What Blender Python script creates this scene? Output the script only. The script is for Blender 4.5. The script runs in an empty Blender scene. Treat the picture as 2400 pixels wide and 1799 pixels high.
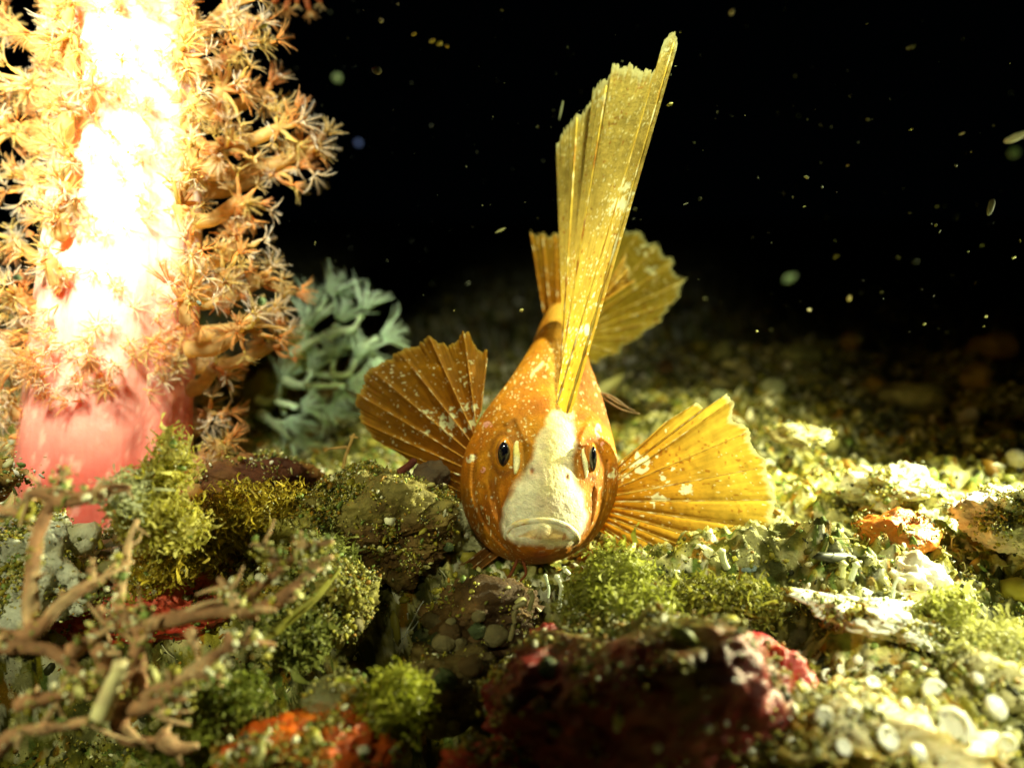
import bpy, math, random
import numpy as np
from mathutils import Vector, Matrix
from mathutils.bvhtree import BVHTree

# ------------------------------------------------------------------ camera, world, light
S = bpy.context.scene
S.unit_settings.scale_length = 0.01            # one unit is one centimetre: this is a close-up
PITCH = math.radians(12); CAMZ = 5.0; LENS = 28.0
cam_data = bpy.data.cameras.new("camera"); cam = bpy.data.objects.new("camera", cam_data)
S.collection.objects.link(cam)
cam.location = (0, 0, CAMZ); cam.rotation_euler = (math.pi/2 - PITCH, 0, 0)
cam_data.lens = LENS; cam_data.sensor_width = 36
cam_data.clip_start = 0.05; cam_data.clip_end = 2000
cam_data.dof.use_dof = True; cam_data.dof.focus_distance = 10.7; cam_data.dof.aperture_fstop = 0.14
S.camera = cam
S.view_settings.view_transform = 'Standard'; S.view_settings.look = 'None'
S.view_settings.exposure = 0.0; S.view_settings.gamma = 1.0
S.cycles.max_bounces = 6; S.cycles.transparent_max_bounces = 8; S.cycles.sample_clamp_indirect = 4
w = bpy.data.worlds.new("World"); S.world = w; w.use_nodes = True
w.node_tree.nodes['Background'].inputs[0].default_value = (0.2, 0.45, 0.6, 1)
w.node_tree.nodes['Background'].inputs[1].default_value = 0.0006     # night water

def torch(name, loc, target, watts, spot, blend, radius, col):
    l = bpy.data.lights.new(name, 'SPOT'); o = bpy.data.objects.new(name, l); S.collection.objects.link(o)
    l.energy = watts; l.spot_size = math.radians(spot); l.spot_blend = blend
    l.shadow_soft_size = radius; l.color = col
    o.location = loc
    o.rotation_euler = (Vector(target)-Vector(loc)).to_track_quat('-Z', 'Y').to_euler()
    return o
# the diver's dive torches, then two added fill spots low at the sides
torch("dive_torch_on_coral", (-6.0, 6.2, 10.2), (-6.9, 12.0, 6.7), 20500, 78, 1.0, 0.8, (1.0, 0.99, 0.80))
torch("dive_torch_over_fish", (2.6, 12.0, 12.5), (1.6, 14.8, 0.5), 12000, 56, 0.8, 0.25, (1.0, 0.98, 0.42))
torch("dive_torch_on_reef", (11.0, 12.8, 4.6), (4.6, 9.3, 0.0), 23000, 98, 0.8, 0.2, (1.0, 1.0, 0.54))
torch("dive_torch_by_camera", (-0.9, 0.8, 8.3), (1.0, 10.8, 2.6), 2700, 44, 1.0, 0.2, (1.0, 0.97, 0.55))
torch("fill_spot_low_left", (-7.5, 1.6, 6.6), (-4.2, 7.7, 0.9), 3100, 43, 1.0, 0.2, (1.0, 0.98, 0.50))  # added fill for the foreground alga and rock fronts
torch("fill_spot_low_right", (8.2, 4.8, 6.6), (4.9, 7.3, -0.2), 5000, 46, 1.0, 0.2, (1.0, 1.0, 0.64))  # added spot that brightens the lower right

K = 36.0/LENS/2400.0
FW = np.array([0, math.cos(PITCH), -math.sin(PITCH)]); UP = np.array([0, math.sin(PITCH), math.cos(PITCH)])
RT = np.array([1.0, 0, 0]); CP = np.array([0, 0, CAMZ])
def P(u, v, d):
    u = np.asarray(u, float)[..., None]; v = np.asarray(v, float)[..., None]; d = np.asarray(d, float)[..., None]
    return CP + FW*d + RT*((u-1200)*K*d) + UP*((899.5-v)*K*d)
def UV(X):
    r = X - CP; d = r@FW
    return 1200 + (r@RT)/d/K, 899.5 - (r@UP)/d/K, d
rng = np.random.default_rng(7)

# ------------------------------------------------------------------ noise
def _h(ix, iy, iz, s):
    n = (ix.astype(np.int64)*374761393 + iy.astype(np.int64)*668265263 + iz.astype(np.int64)*2147483647 + s*1274126177) & 0xffffffff
    n = ((n ^ (n >> 13))*1274126177) & 0xffffffff
    n = ((n ^ (n >> 16))*2246822519) & 0xffffffff
    return ((n ^ (n >> 15)) & 0xffffff)/float(0xffffff)
def vnoise(p, s=0):
    i = np.floor(p).astype(np.int64); f = p - i; f = f*f*f*(f*(f*6-15)+10)
    r = 0
    for a in (0, 1):
        for b in (0, 1):
            for c in (0, 1):
                wgt = (f[..., 0] if a else 1-f[..., 0])*(f[..., 1] if b else 1-f[..., 1])*(f[..., 2] if c else 1-f[..., 2])
                r = r + wgt*_h(i[..., 0]+a, i[..., 1]+b, i[..., 2]+c, s)
    return r*2-1
def fbm(p, o=4, s=0, g=0.5):
    r = 0; a = 1.0; t = 0
    for k in range(o):
        r = r + a*vnoise(p*(2.03**k)+k*17.3, s+k); t += a; a *= g
    return r/t
def worley(p, s=0):
    """2D cells: distance to nearest point, and its random id"""
    i = np.floor(p[..., :2]).astype(np.int64); best = np.full(p.shape[:-1], 9.0); idn = np.zeros(p.shape[:-1])
    z = np.zeros_like(i[..., 0])
    for a in (-1, 0, 1):
        for b in (-1, 0, 1):
            cx = i[..., 0]+a; cy = i[..., 1]+b
            px = cx+_h(cx, cy, z, s); py = cy+_h(cx, cy, z, s+11)
            d = np.hypot(px-p[..., 0], py-p[..., 1]); m = d < best
            best = np.where(m, d, best); idn = np.where(m, _h(cx, cy, z, s+23), idn)
    return best, idn
def sm(a, b, x):
    t = np.clip((x-a)/(b-a), 0, 1); return t*t*(3-2*t)
def mixc(a, b, t):
    return np.asarray(a)*(1-t[..., None]) + np.asarray(b)*t[..., None]

# ------------------------------------------------------------------ materials
def mat(name, rough=0.75, sss=0.0, sss_r=(1, .4, .2), sss_s=0.2, transl=0.0, tcol=None, spec=0.3, bump=0.25, bscale=18.0,
        var=0.25, vscale=9.0, coat=0.0, flat=None, alpha=1.0, gritty=0.0):
    m = bpy.data.materials.new(name); m.use_nodes = True; nt = m.node_tree; N = nt.nodes; L = nt.links
    N.clear(); out = N.new('ShaderNodeOutputMaterial'); b = N.new('ShaderNodeBsdfPrincipled')
    tc = N.new('ShaderNodeTexCoord')
    if flat is None:
        at = N.new('ShaderNodeVertexColor'); at.layer_name = 'col'; base = at.outputs['Color']
    else:
        rg = N.new('ShaderNodeRGB'); rg.outputs[0].default_value = (*flat, 1); base = rg.outputs[0]
    nz = N.new('ShaderNodeTexNoise'); nz.inputs['Scale'].default_value = vscale; nz.inputs['Detail'].default_value = 5
    L.new(tc.outputs['Object'], nz.inputs['Vector'])
    mr = N.new('ShaderNodeMapRange'); mr.inputs[1].default_value = .3; mr.inputs[2].default_value = .7
    mr.inputs[3].default_value = 1-var; mr.inputs[4].default_value = 1+var
    L.new(nz.outputs['Fac'], mr.inputs[0])
    mx = N.new('ShaderNodeMix'); mx.data_type = 'RGBA'; mx.blend_type = 'MULTIPLY'; mx.inputs[0].default_value = 1
    L.new(base, mx.inputs[6]); L.new(mr.outputs[0], mx.inputs[7]); col = mx.outputs[2]
    L.new(col, b.inputs['Base Color'])
    b.inputs['Roughness'].default_value = rough; b.inputs['Specular IOR Level'].default_value = spec
    b.inputs['Coat Weight'].default_value = coat; b.inputs['Coat Roughness'].default_value = .15
    if sss:
        b.inputs['Subsurface Weight'].default_value = sss; b.inputs['Subsurface Radius'].default_value = sss_r
        b.inputs['Subsurface Scale'].default_value = sss_s
    if bump:
        n2 = N.new('ShaderNodeTexNoise'); n2.inputs['Scale'].default_value = bscale; n2.inputs['Detail'].default_value = 6
        n2.inputs['Roughness'].default_value = .65
        L.new(tc.outputs['Object'], n2.inputs['Vector'])
        bp = N.new('ShaderNodeBump'); bp.inputs['Strength'].default_value = bump; bp.inputs['Distance'].default_value = .06
        L.new(n2.outputs['Fac'], bp.inputs['Height']); L.new(bp.outputs[0], b.inputs['Normal'])
    last = b.outputs[0]
    if transl:
        t = N.new('ShaderNodeBsdfTranslucent')
        if tcol is None: L.new(col, t.inputs[0])
        else:
            m2 = N.new('ShaderNodeMix'); m2.data_type = 'RGBA'; m2.blend_type = 'MULTIPLY'; m2.inputs[0].default_value = 1
            L.new(col, m2.inputs[6]); m2.inputs[7].default_value = (*tcol, 1); L.new(m2.outputs[2], t.inputs[0])
        ms = N.new('ShaderNodeMixShader'); ms.inputs[0].default_value = transl
        L.new(last, ms.inputs[1]); L.new(t.outputs[0], ms.inputs[2]); last = ms.outputs[0]
    if alpha < 1:
        tr = N.new('ShaderNodeBsdfTransparent'); ms = N.new('ShaderNodeMixShader'); ms.inputs[0].default_value = alpha
        L.new(tr.outputs[0], ms.inputs[1]); L.new(last, ms.inputs[2]); last = ms.outputs[0]
    L.new(last, out.inputs[0])
    return m
M = dict(
    ground=mat('seabed_sediment', rough=.85, bump=1.0, bscale=15, var=.35, vscale=5),
    grain=mat('sand_grains', rough=.55, spec=.5, bump=0, var=.2, vscale=3),
    rock=mat('encrusted_rock', rough=.65, spec=.35, bump=.9, bscale=14, var=.3, vscale=4),
    sponge=mat('wet_sponge', rough=.38, spec=.55, sss=.25, sss_r=(1, .25, .1), sss_s=.15, bump=.55, bscale=11, var=.25, vscale=6),
    shell=mat('white_shell', rough=.4, spec=.5, sss=.3, sss_r=(1, .9, .7), sss_s=.08, bump=.15, bscale=15, var=.12),
    skin=mat('fish_skin', rough=.58, spec=.3, sss=.18, sss_r=(1, .55, .15), sss_s=.07, bump=.55, bscale=28, var=.2, vscale=9),
    fin=mat('fin_membrane', rough=.6, spec=.2, transl=.6, bump=.35, bscale=24, var=.12, vscale=8),
    ray=mat('fin_ray', rough=.45, spec=.4, transl=.15, bump=.2, bscale=20, var=.15, vscale=12),
    stalk=mat('coral_flesh', rough=.45, spec=.35, sss=.55, sss_r=(1, .38, .25), sss_s=.5, bump=.25, bscale=9, var=.07, vscale=4),
    polyp=mat('coral_polyp', rough=.5, spec=.3, transl=.72, bump=0, var=.15, vscale=8),
    alga=mat('soft_alga', rough=.55, spec=.3, transl=.4, bump=.3, bscale=10, var=.3, vscale=5),
    jelly=mat('jelly_alga', rough=.3, spec=.5, transl=.5, bump=.5, bscale=7, var=.35, vscale=5, alpha=.62),
    twig=mat('alga_twig', rough=.6, spec=.25, sss=.15, sss_s=.08, bump=.7, bscale=16, var=.4, vscale=6),
    iris=mat('fish_iris', rough=.2, spec=.6, bump=.1, var=.3, vscale=14, coat=.8),
    pupil=mat('fish_pupil', rough=.06, spec=.8, bump=0, var=0, coat=1.0, flat=(.004, .004, .012)),
    snow=mat('drifting_particle', rough=.6, spec=.3, transl=.3, bump=0, var=.1),
)

# ------------------------------------------------------------------ mesh helpers
WO = {}
def tag(o, label=None, cat=None, group=None, kind=None):
    if label: o['label'] = label
    if cat: o['category'] = cat
    if group: o['group'] = group
    if kind: o['kind'] = kind
    return o
def empty(name, origin, label=None, cat=None, group=None):
    o = bpy.data.objects.new(name, None); S.collection.objects.link(o); o.location = Vector(origin); o.empty_display_size = .3
    WO[o.name] = np.array(origin, float); return tag(o, label, cat, group)
def mk(name, V, F, m, parent=None, origin=None, cols=None, smooth=True, label=None, cat=None, group=None, kind=None):
    V = np.asarray(V, float)
    org = WO[parent.name] if parent is not None else (np.array(origin, float) if origin is not None else np.zeros(3))
    me = bpy.data.meshes.new(name)
    if not isinstance(F, (list, tuple)): F = [F]
    F = [np.asarray(f, np.int32) for f in F if len(f)]
    me.vertices.add(len(V)); me.vertices.foreach_set('co', (V-org).astype(np.float32).ravel())
    nl = sum(f.size for f in F); nf = sum(len(f) for f in F)
    me.loops.add(nl); me.polygons.add(nf)
    me.loops.foreach_set('vertex_index', np.concatenate([f.ravel() for f in F]))
    tot = np.concatenate([np.full(len(f), f.shape[1], np.int32) for f in F])
    me.polygons.foreach_set('loop_start', np.concatenate([[0], np.cumsum(tot)[:-1]]).astype(np.int32))
    me.polygons.foreach_set('loop_total', tot)
    me.polygons.foreach_set('use_smooth', np.full(nf, smooth))
    me.update(calc_edges=True)
    if cols is not None:
        c = np.ones((len(V), 4), np.float32); c[:, :3] = np.clip(cols, 0, 1)
        a = me.color_attributes.new('col', 'FLOAT_COLOR', 'POINT'); a.data.foreach_set('color', c.ravel())
    me.materials.append(m)
    o = bpy.data.objects.new(name, me); S.collection.objects.link(o)
    if parent is not None: o.parent = parent; WO[o.name] = org
    else: o.location = Vector(org); WO[o.name] = org
    return tag(o, label, cat, group, kind)
class MB:
    def __init__(s): s.V = []; s.Q = []; s.T = []; s.C = []; s.n = 0
    def add(s, V, Q=None, T=None, C=(.5, .5, .5)):
        V = np.asarray(V, float); s.V.append(V)
        if Q is not None and len(Q): s.Q.append(np.asarray(Q)+s.n)
        if T is not None and len(T): s.T.append(np.asarray(T)+s.n)
        C = np.asarray(C, float); s.C.append(np.broadcast_to(C, (len(V), 3)) if C.ndim == 1 else C); s.n += len(V)
    def get(s):
        F = []
        if s.Q: F.append(np.concatenate(s.Q))
        if s.T: F.append(np.concatenate(s.T))
        return np.concatenate(s.V), F, np.concatenate(s.C)
    def build(s, name, m, **k):
        V, F, C = s.get(); return mk(name, V, F, m, cols=C, **k)
def gridq(nu, nv, wrap=False):
    i, j = np.meshgrid(np.arange(nu-1), np.arange(nv if wrap else nv-1), indexing='ij')
    j2 = (j+1) % nv
    return np.stack([i*nv+j, i*nv+j2, (i+1)*nv+j2, (i+1)*nv+j], -1).reshape(-1, 4)
def tube(pts, rad, n=7, wob=0.0, seed=0, cap=True):
    pts = np.asarray(pts, float); rad = np.broadcast_to(np.asarray(rad, float), (len(pts),))
    t = np.gradient(pts, axis=0); t /= np.linalg.norm(t, axis=1)[:, None]+1e-9
    ref = np.array([0.13, .2, 1.0]) if abs(t[:, 2]).mean() < .8 else np.array([1.0, .1, 0])
    a = np.cross(t, ref); a /= np.linalg.norm(a, axis=1)[:, None]+1e-9; b = np.cross(t, a)
    th = np.linspace(0, 2*np.pi, n, endpoint=False)
    V = pts[:, None]+rad[:, None, None]*(np.cos(th)[None, :, None]*a[:, None]+np.sin(th)[None, :, None]*b[:, None])
    if wob: V = V + (fbm(V*4+seed, 2, seed)*wob*rad[:, None])[..., None]*(V-pts[:, None])/(rad[:, None, None]+1e-9)
    V = V.reshape(-1, 3); Q = gridq(len(pts), n, True)
    if cap:
        V = np.concatenate([V, pts[:1]-t[:1]*rad[0]*.5, pts[-1:]+t[-1:]*rad[-1]*.7]); k = len(V)
        T = [[(j+1) % n, j, k-2] for j in range(n)]+[[(len(pts)-1)*n+j, (len(pts)-1)*n+(j+1) % n, k-1] for j in range(n)]
    else: T = []
    return V, Q, T
def spline(ctrl, n):
    """Catmull-Rom through control rows"""
    c = np.asarray(ctrl, float); c = np.concatenate([[2*c[0]-c[1]], c, [2*c[-1]-c[-2]]])
    m = len(c)-3; x = np.linspace(0, m-1e-6, n); i = x.astype(int); t = (x-i)[:, None]
    p0, p1, p2, p3 = c[i], c[i+1], c[i+2], c[i+3]
    return .5*(2*p1+(p2-p0)*t+(2*p0-5*p1+4*p2-p3)*t*t+(3*p1-p0-3*p2+p3)*t**3)
def lerpline(ctrl, n):
    c = np.asarray(ctrl, float); L = np.concatenate([[0], np.cumsum(np.linalg.norm(np.diff(c[:, :2], axis=0), axis=1))])
    x = np.linspace(0, L[-1], n); return np.stack([np.interp(x, L, c[:, k]) for k in range(c.shape[1])], 1)
_ico = {}
def ico(sub):
    if sub not in _ico:
        import bmesh
        bm = bmesh.new(); bmesh.ops.create_icosphere(bm, subdivisions=sub, radius=1)
        _ico[sub] = (np.array([v.co[:] for v in bm.verts]), np.array([[v.index for v in f.verts] for f in bm.faces])); bm.free()
    return _ico[sub]
def rotm(n):
    q = rng.normal(size=(n, 4)); q /= np.linalg.norm(q, axis=1)[:, None]; a, b, c, d = q.T
    return np.stack([np.stack([1-2*(c*c+d*d), 2*(b*c-a*d), 2*(b*d+a*c)], -1), np.stack([2*(b*c+a*d), 1-2*(b*b+d*d), 2*(c*d-a*b)], -1),
                     np.stack([2*(b*d-a*c), 2*(c*d+a*b), 1-2*(b*b+c*c)], -1)], -2)
def grains(mb, pos, size, col, sub=1, aniso=.45):
    n = len(pos)
    if n == 0: return
    bv, bf = ico(sub); R = rotm(n)
    sc = np.exp(rng.normal(0, aniso, (n, 3)))*np.asarray(size)[:, None]
    V = bv[None]*(1+rng.normal(0, .12, (n, len(bv), 1)))*sc[:, None]
    V = np.einsum('nij,nkj->nki', R, V)+pos[:, None]
    T = (bf[None]+(np.arange(n)*len(bv))[:, None, None]).reshape(-1, 3)
    mb.add(V.reshape(-1, 3), None, T, np.repeat(col, len(bv), axis=0))
PAL = np.array([[.42, .38, .05], [.24, .21, .012], [.10, .095, .006], [.62, .60, .24], [.32, .17, .012], [.025, .028, .006], [.84, .84, .62], [.15, .16, .02], [.17, .25, .05]])
def palette(n, wts=(5, 5, 4, 4, 3, 2, 1.6, 4, 2)):
    w_ = np.array(wts, float); return PAL[rng.choice(len(PAL), n, p=w_/w_.sum())]*rng.uniform(.75, 1.15, (n, 1))
def vnormals(o):
    me = o.data; a = np.zeros(len(me.vertices)*3, np.float32); me.vertex_normals.foreach_get('vector', a); return a.reshape(-1, 3).astype(float)

# ------------------------------------------------------------------ seabed
def H(x, y, fine=True):
    p = np.stack([x, y, np.zeros_like(x)], -1)
    h = .55*fbm(p/3.2, 3, 3)+.28*fbm(p/1.1, 3, 9)
    h = h + .35*sm(1.5, 7, x)*sm(7, 10, y)+.3*sm(18, 45, y)*(.4+sm(0, 20, x))
    h = h - 1.35*sm(10.2, 9.0, y)*(1-.8*sm(2.6, 4.6, x))
    h = h - 2.3*np.exp(-((x+.55)/1.5)**2-((y-8.7)/1.25)**2)           # the hollow in front of the fish
    h = h + .15*np.exp(-((x+2.3)/1.1)**2-((y-10.3)/.7)**2)              # ridge left of the fish
    h = h + .35*np.exp(-((x-3.6)/1.6)**2-((y-9.3)/1.0)**2)
    h = h - .5*sm(-3, -6, x)*sm(13, 9, y)
    if fine:
        rgt = .35+.65*sm(0, 4, x)
        q = p + .25*np.stack([fbm(p/.5, 2, 31), fbm(p/.5, 2, 37), 0*x], -1)
        w1, i1 = worley(q/.62, 5); w2, i2 = worley(q/.27, 6)
        h = h + rgt*.13*np.clip(1-(w1/.62)**2, 0, 1)*(i1*1.3-.1)+.07*np.clip(1-(w2/.6)**2, 0, 1)*(i2+.2)
        w3, i3 = worley(q/.12, 8); h = h + .05*np.clip(1-(w3/.6)**2, 0, 1)*(i3+.3)
        h = h + .34*np.abs(fbm(p/.42, 3, 41))*rgt+.07*fbm(p/.16, 2, 47)+.055*fbm(p/.07, 2, 43)
    return h
ys = np.concatenate([np.linspace(.3, 5, 30)[:-1], 5*np.exp(np.linspace(0, math.log(26/5), 560)), 26*np.exp(np.linspace(.01, math.log(700/26), 90))])
ts = np.linspace(-1, 1, 860)
Yg, Tg = np.meshgrid(ys, ts, indexing='ij'); Xg = Tg*(6+.86*Yg)
Zg = H(Xg, Yg)
pg = np.stack([Xg, Yg, 0*Xg], -1); pz = np.stack([Xg, Yg, Zg], -1)
w1, i1 = worley((pg + .25*np.stack([fbm(pg/.5, 2, 31), fbm(pg/.5, 2, 37), 0*Xg], -1))/.12, 8)
cg = PAL[(i1*8.99).astype(int)]
n1 = fbm(pz/.7, 4, 51); n2 = fbm(pz/.18, 3, 57)
cg = mixc(cg, (.05, .055, .008), sm(-.15, .25, n1)*.85); cg = mixc(cg, (.64, .62, .30), sm(.1, .38, n2)*.6)  # dark pockets in the colour stand in for shaded gaps
ground = mk('seabed', np.stack([Xg, Yg, Zg], -1).reshape(-1, 3), gridq(*Xg.shape)[:, ::-1], M['ground'], cols=cg.reshape(-1, 3), kind='structure')
gN = vnormals(ground)
GV = np.stack([Xg, Yg, Zg], -1).reshape(-1, 3)
sub = (slice(0, None, 3), slice(0, None, 3)); gs = np.stack([Xg[sub], Yg[sub], Zg[sub]], -1)
gbvh = BVHTree.FromPolygons([tuple(v) for v in gs.reshape(-1, 3)], [tuple(q) for q in gridq(*gs.shape[:2]).tolist()])
def G(u, v):
    """the point of the seabed seen at a picture position, and its distance along the axis"""
    d = P(u, v, 1.0)-CP; h = gbvh.ray_cast(Vector(CP), Vector(d).normalized())
    X = np.array(h[0]); return X, float((X-CP)@FW)

# sand and rubble grains on the seabed
def seabed_grains():
    idx = rng.integers(0, len(GV), 480000)
    X = GV[idx]; Nn = gN[idx]; u, v, d = UV(X)
    vis = (d > 4) & (d < 60) & (u > -150) & (u < 2550) & (v < 2000)
    dens = fbm(X/.7, 3, 71)+.25*fbm(X/.15, 2, 73)
    keep = vis & (dens > -.05+rng.normal(0, .1, len(X)))
    X, Nn, d = X[keep], Nn[keep], d[keep]; n = len(X)
    size = .0125*np.exp(rng.normal(0, .5, n))*np.clip(d/11, .75, 3.2)
    X = X + rng.normal(0, .02, X.shape) + Nn*(np.abs(rng.normal(0, .03, n))+size*.4)[:, None]
    mb = MB(); grains(mb, X, size, palette(n))
    mb.build('sand_grains', M['grain'], smooth=True, kind='stuff', label='loose cream, olive and ochre sand grains covering the seabed', cat='sand')
    # coarser rubble bits
    idx = rng.integers(0, len(GV), 26000); X = GV[idx]; Nn = gN[idx]; u, v, d = UV(X)
    keep = (d > 6.5) & (d < 70) & (u > -150) & (u < 2550) & (fbm(X/1.3, 2, 81) > -.25) & (X[:, 2] > -1.0)
    X, Nn, d = X[keep][:7500], Nn[keep][:7500], d[keep][:7500]; n = len(X)
    size = .030*np.exp(rng.normal(0, .5, n))*np.clip(d/12, .7, 3.0)
    mb = MB(); grains(mb, X+Nn*size[:, None]*.3, size, palette(n, (5, 4, 3, 4, 3, 3, 2.5, 3, 2)), sub=1, aniso=.55)
    mb.build('rubble_bits', M['grain'], kind='stuff', label='small broken shell and coral rubble scattered over the seabed', cat='rubble')
seabed_grains()
def threads():
    idx = rng.integers(0, len(GV), 60000); X = GV[idx]; Nn = gN[idx]; u, v, d = UV(X)
    keep = (d > 5) & (d < 24) & (u > -100) & (u < 2500) & (X[:, 2] > -1.2) & (fbm(X/.9, 2, 301) > .0)
    X, Nn = X[keep][:2600], Nn[keep][:2600]; mb = MB()
    for x, n in zip(X, Nn):
        L = .06+.28*rng.random()**2; t = rng.normal(size=3); t = t/np.linalg.norm(t)+n*.5; b = rng.normal(size=3)*.3
        V, Q, T = tube(np.array([x, x+t*L*.35+b*L*.3, x+t*L*.7+b*L*.5, x+t*L+b*L*.3]), np.array([1, .9, .8, .4])*rng.uniform(.005, .013), 4, cap=False)
        mb.add(V, Q, None, PAL[rng.choice([0, 3, 3, 6, 6, 1, 8])])
    mb.build('fibre_litter', M['grain'], kind='stuff', label='thin pale and olive weed fibres and splinters littering the seabed', cat='litter')
threads()

# ------------------------------------------------------------------ rocks and sponges
SURF = [gbvh]
def surf(u, v, dflt):
    d = Vector(P(u, v, 1.0)-CP).normalized(); best = None
    for b in SURF:
        h = b.ray_cast(Vector(CP), d)
        if h[0] is not None and (best is None or h[3] < best[0]): best = (h[3], float((np.array(h[0])-CP)@FW))
    return best[1] if best else dflt
def lump(name, u, v, d, ru, rv, rd, colfn, m, label, cat, seed=0, amp=.28, freq=1.6, sub=6, knobs=0, sed=0, sedcol=None, group=None, parent_kids=None, tilt=0, pits=0, squash=None):
    c = P(u, v, d); s = K*d; bv, bf = ico(sub)
    r = np.array([ru*s, rd*s, rv*s]); rm = r.min()
    q = bv*freq+seed*7.7
    disp = amp*fbm(q, 4, seed)*1.6+amp*.35*np.abs(fbm(q*3.1, 3, seed+3))+amp*.12*fbm(q*9, 2, seed+5)
    for k in range(knobs):
        kd = rng.normal(size=3); kd /= np.linalg.norm(kd); kd[1] = -abs(kd[1])
        a = bv@kd; wd = rng.uniform(.03, .12); disp = disp+rng.uniform(.08, .25)*np.exp(-(1-a)/wd)
    if pits:
        pn = vnoise(bv*freq*7+3, seed+9); disp = disp-pits*sm(.45, .7, pn)
    V = bv*(1+disp[:, None])*r
    ca, sa = math.cos(tilt), math.sin(tilt)
    V = np.stack([V[:, 0]*ca-V[:, 2]*sa, V[:, 1], V[:, 0]*sa+V[:, 2]*ca], 1)
    V = V + c
    nrm = bv/r; nrm /= np.linalg.norm(nrm, axis=1)[:, None]
    C = colfn(bv, V, disp, nrm)
    base = np.array([c[0], c[1], V[:, 2].min()])
    SURF.append(BVHTree.FromPolygons([tuple(x) for x in V], [tuple(x) for x in bf.tolist()]))
    if sed:
        root = empty(name, base, label, cat, group)
        body = mk('rock' if 'rock' in name else 'body', V, bf, m, parent=root, cols=C)
        vn = vnormals(body); wgt = sm(-.1, .7, vn[:, 2])*sm(-.1, .3, fbm(V/.35, 3, seed+40)) + .035
        wgt = wgt*(vn@(-FW) > -.3)
        idx = rng.choice(len(V), sed, p=wgt/wgt.sum()); sz = .0095*np.exp(rng.normal(0, .55, sed))
        X = V[idx]+vn[idx]*(np.abs(rng.normal(0, .03, sed)))[:, None]+rng.normal(0, .02, (sed, 3))
        mb = MB(); grains(mb, X, sz, palette(sed) if sedcol is None else palette(sed)*np.array(sedcol))
        tag(mb.build('sediment', M['grain'], parent=root), kind='stuff'); return root
    return mk(name, V, bf, m, origin=base, cols=C, label=label, cat=cat, group=group)
def cf(base, alt, scale=2.5, seed=0, lo=-.1, hi=.35, top=None, topn=.35, spots=None):
    def f(bv, V, disp, nrm):
        n = fbm(V*scale/1.5, 4, seed+100); C = mixc(base, alt, sm(lo, hi, n))
        if spots is not None: C = mixc(C, spots, sm(.42, .6, vnoise(V*9, seed+7)))
        if top is not None:
            t = sm(topn-.25, topn+.2, nrm[:, 2]+.55*fbm(V*1.8, 3, seed+60)); C = mixc(C, top, t)
            C = C*(1+.35*fbm(V*9, 2, seed+61))[:, None]
        return C
    return f
OLIVE = (.20, .18, .055); CREAM = (.6, .56, .36)
lump('encrusted_rock', 1475, 1665, 8.9, 215, 185, 190, cf((.19, .011, .012), (.34, .07, .06), 2.4, 1, top=(.13, .12, .02), topn=.8), M['sponge'],
     'maroon encrusted rock with olive sediment on top at the lower centre, below the right fin', 'rock', seed=2, amp=.3, freq=2.3, sub=7, knobs=40, sed=5500)
lump('encrusted_rock', 1285, 1548, 9.0, 62, 74, 80, cf((.33, .03, .03), (.55, .22, .18), 2.2, 5), M['sponge'],
     'pinkish red knob sticking up at the left end of the maroon rock', 'rock', seed=6, amp=.3, freq=1.3, sub=5, knobs=4, tilt=.3)
lump('red_sponge', 1810, 1670, 8.4, 90, 130, 110, cf((.42, .02, .012), (.62, .10, .01), 1.7, 9), M['sponge'],
     'glossy blood red sponge left of the white round cups', 'sponge', seed=11, amp=.3, freq=1.4, sub=6, sed=1500)
lump('red_sponge', 1805, 1545, 8.8, 85, 34, 90, cf((.34, .02, .03), (.42, .05, .04), 2, 19), M['sponge'],
     'flat dark red sponge flap above the blood red sponge', 'sponge', seed=15, amp=.35, freq=1.4, sub=5, tilt=-.5)
lump('red_sponge', 330, 1370, 11.2, 225, 130, 150, cf((.62, .045, .025), (.70, .10, .06), 1.8, 3, top=OLIVE, topn=.75, spots=(.10, .02, .01)), M['sponge'],
     'bright red pitted sponge at the foot of the pink coral', 'sponge', seed=8, amp=.2, freq=1.6, sub=6, sed=5200, pits=.06)
lump('orange_sponge', 720, 1790, 7.9, 190, 105, 150, cf((.62, .10, .008), (.75, .20, .01), 3, 4), M['sponge'],
     'orange sponge mound at the bottom edge below the clear sea squirt', 'sponge', seed=17, amp=.25, freq=2.0, sub=6, sed=2600, pits=.03)
lump('orange_sponge', 2105, 1255, 11.3, 85, 55, 80, cf((.62, .22, .03), (.75, .42, .12), 2.2, 6), M['sponge'],
     'rounded orange sponge lump on the pale seabed right of the fish', 'sponge', seed=21, amp=.3, freq=1.2, sub=5, sed=500)
lump('orange_sponge', 1330, 1790, 7.9, 60, 32, 60, cf((.6, .3, .03), (.7, .4, .08), 2.2, 7), M['sponge'],
     'small yellow orange sponge dome at the bottom edge of the picture', 'sponge', seed=22, amp=.25, freq=1.2, sub=4)
lump('red_sponge', 1150, 1800, 7.8, 110, 42, 70, cf((.42, .02, .01), (.55, .06, .01), 2.2, 8), M['sponge'],
     'low ragged red sponge at the bottom edge left of the orange dome', 'sponge', seed=24, amp=.5, freq=2.0, sub=5, knobs=6, sed=700)
lump('knobbly_rock', 625, 1135, 12.4, 112, 62, 100, cf((.11, .035, .012), (.28, .13, .03), 2.5, 12), M['rock'],
     'dark reddish brown knobbly rock between the pink coral and the left fin', 'rock', seed=27, amp=.3, freq=1.9, sub=6, knobs=22, sed=900)
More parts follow.
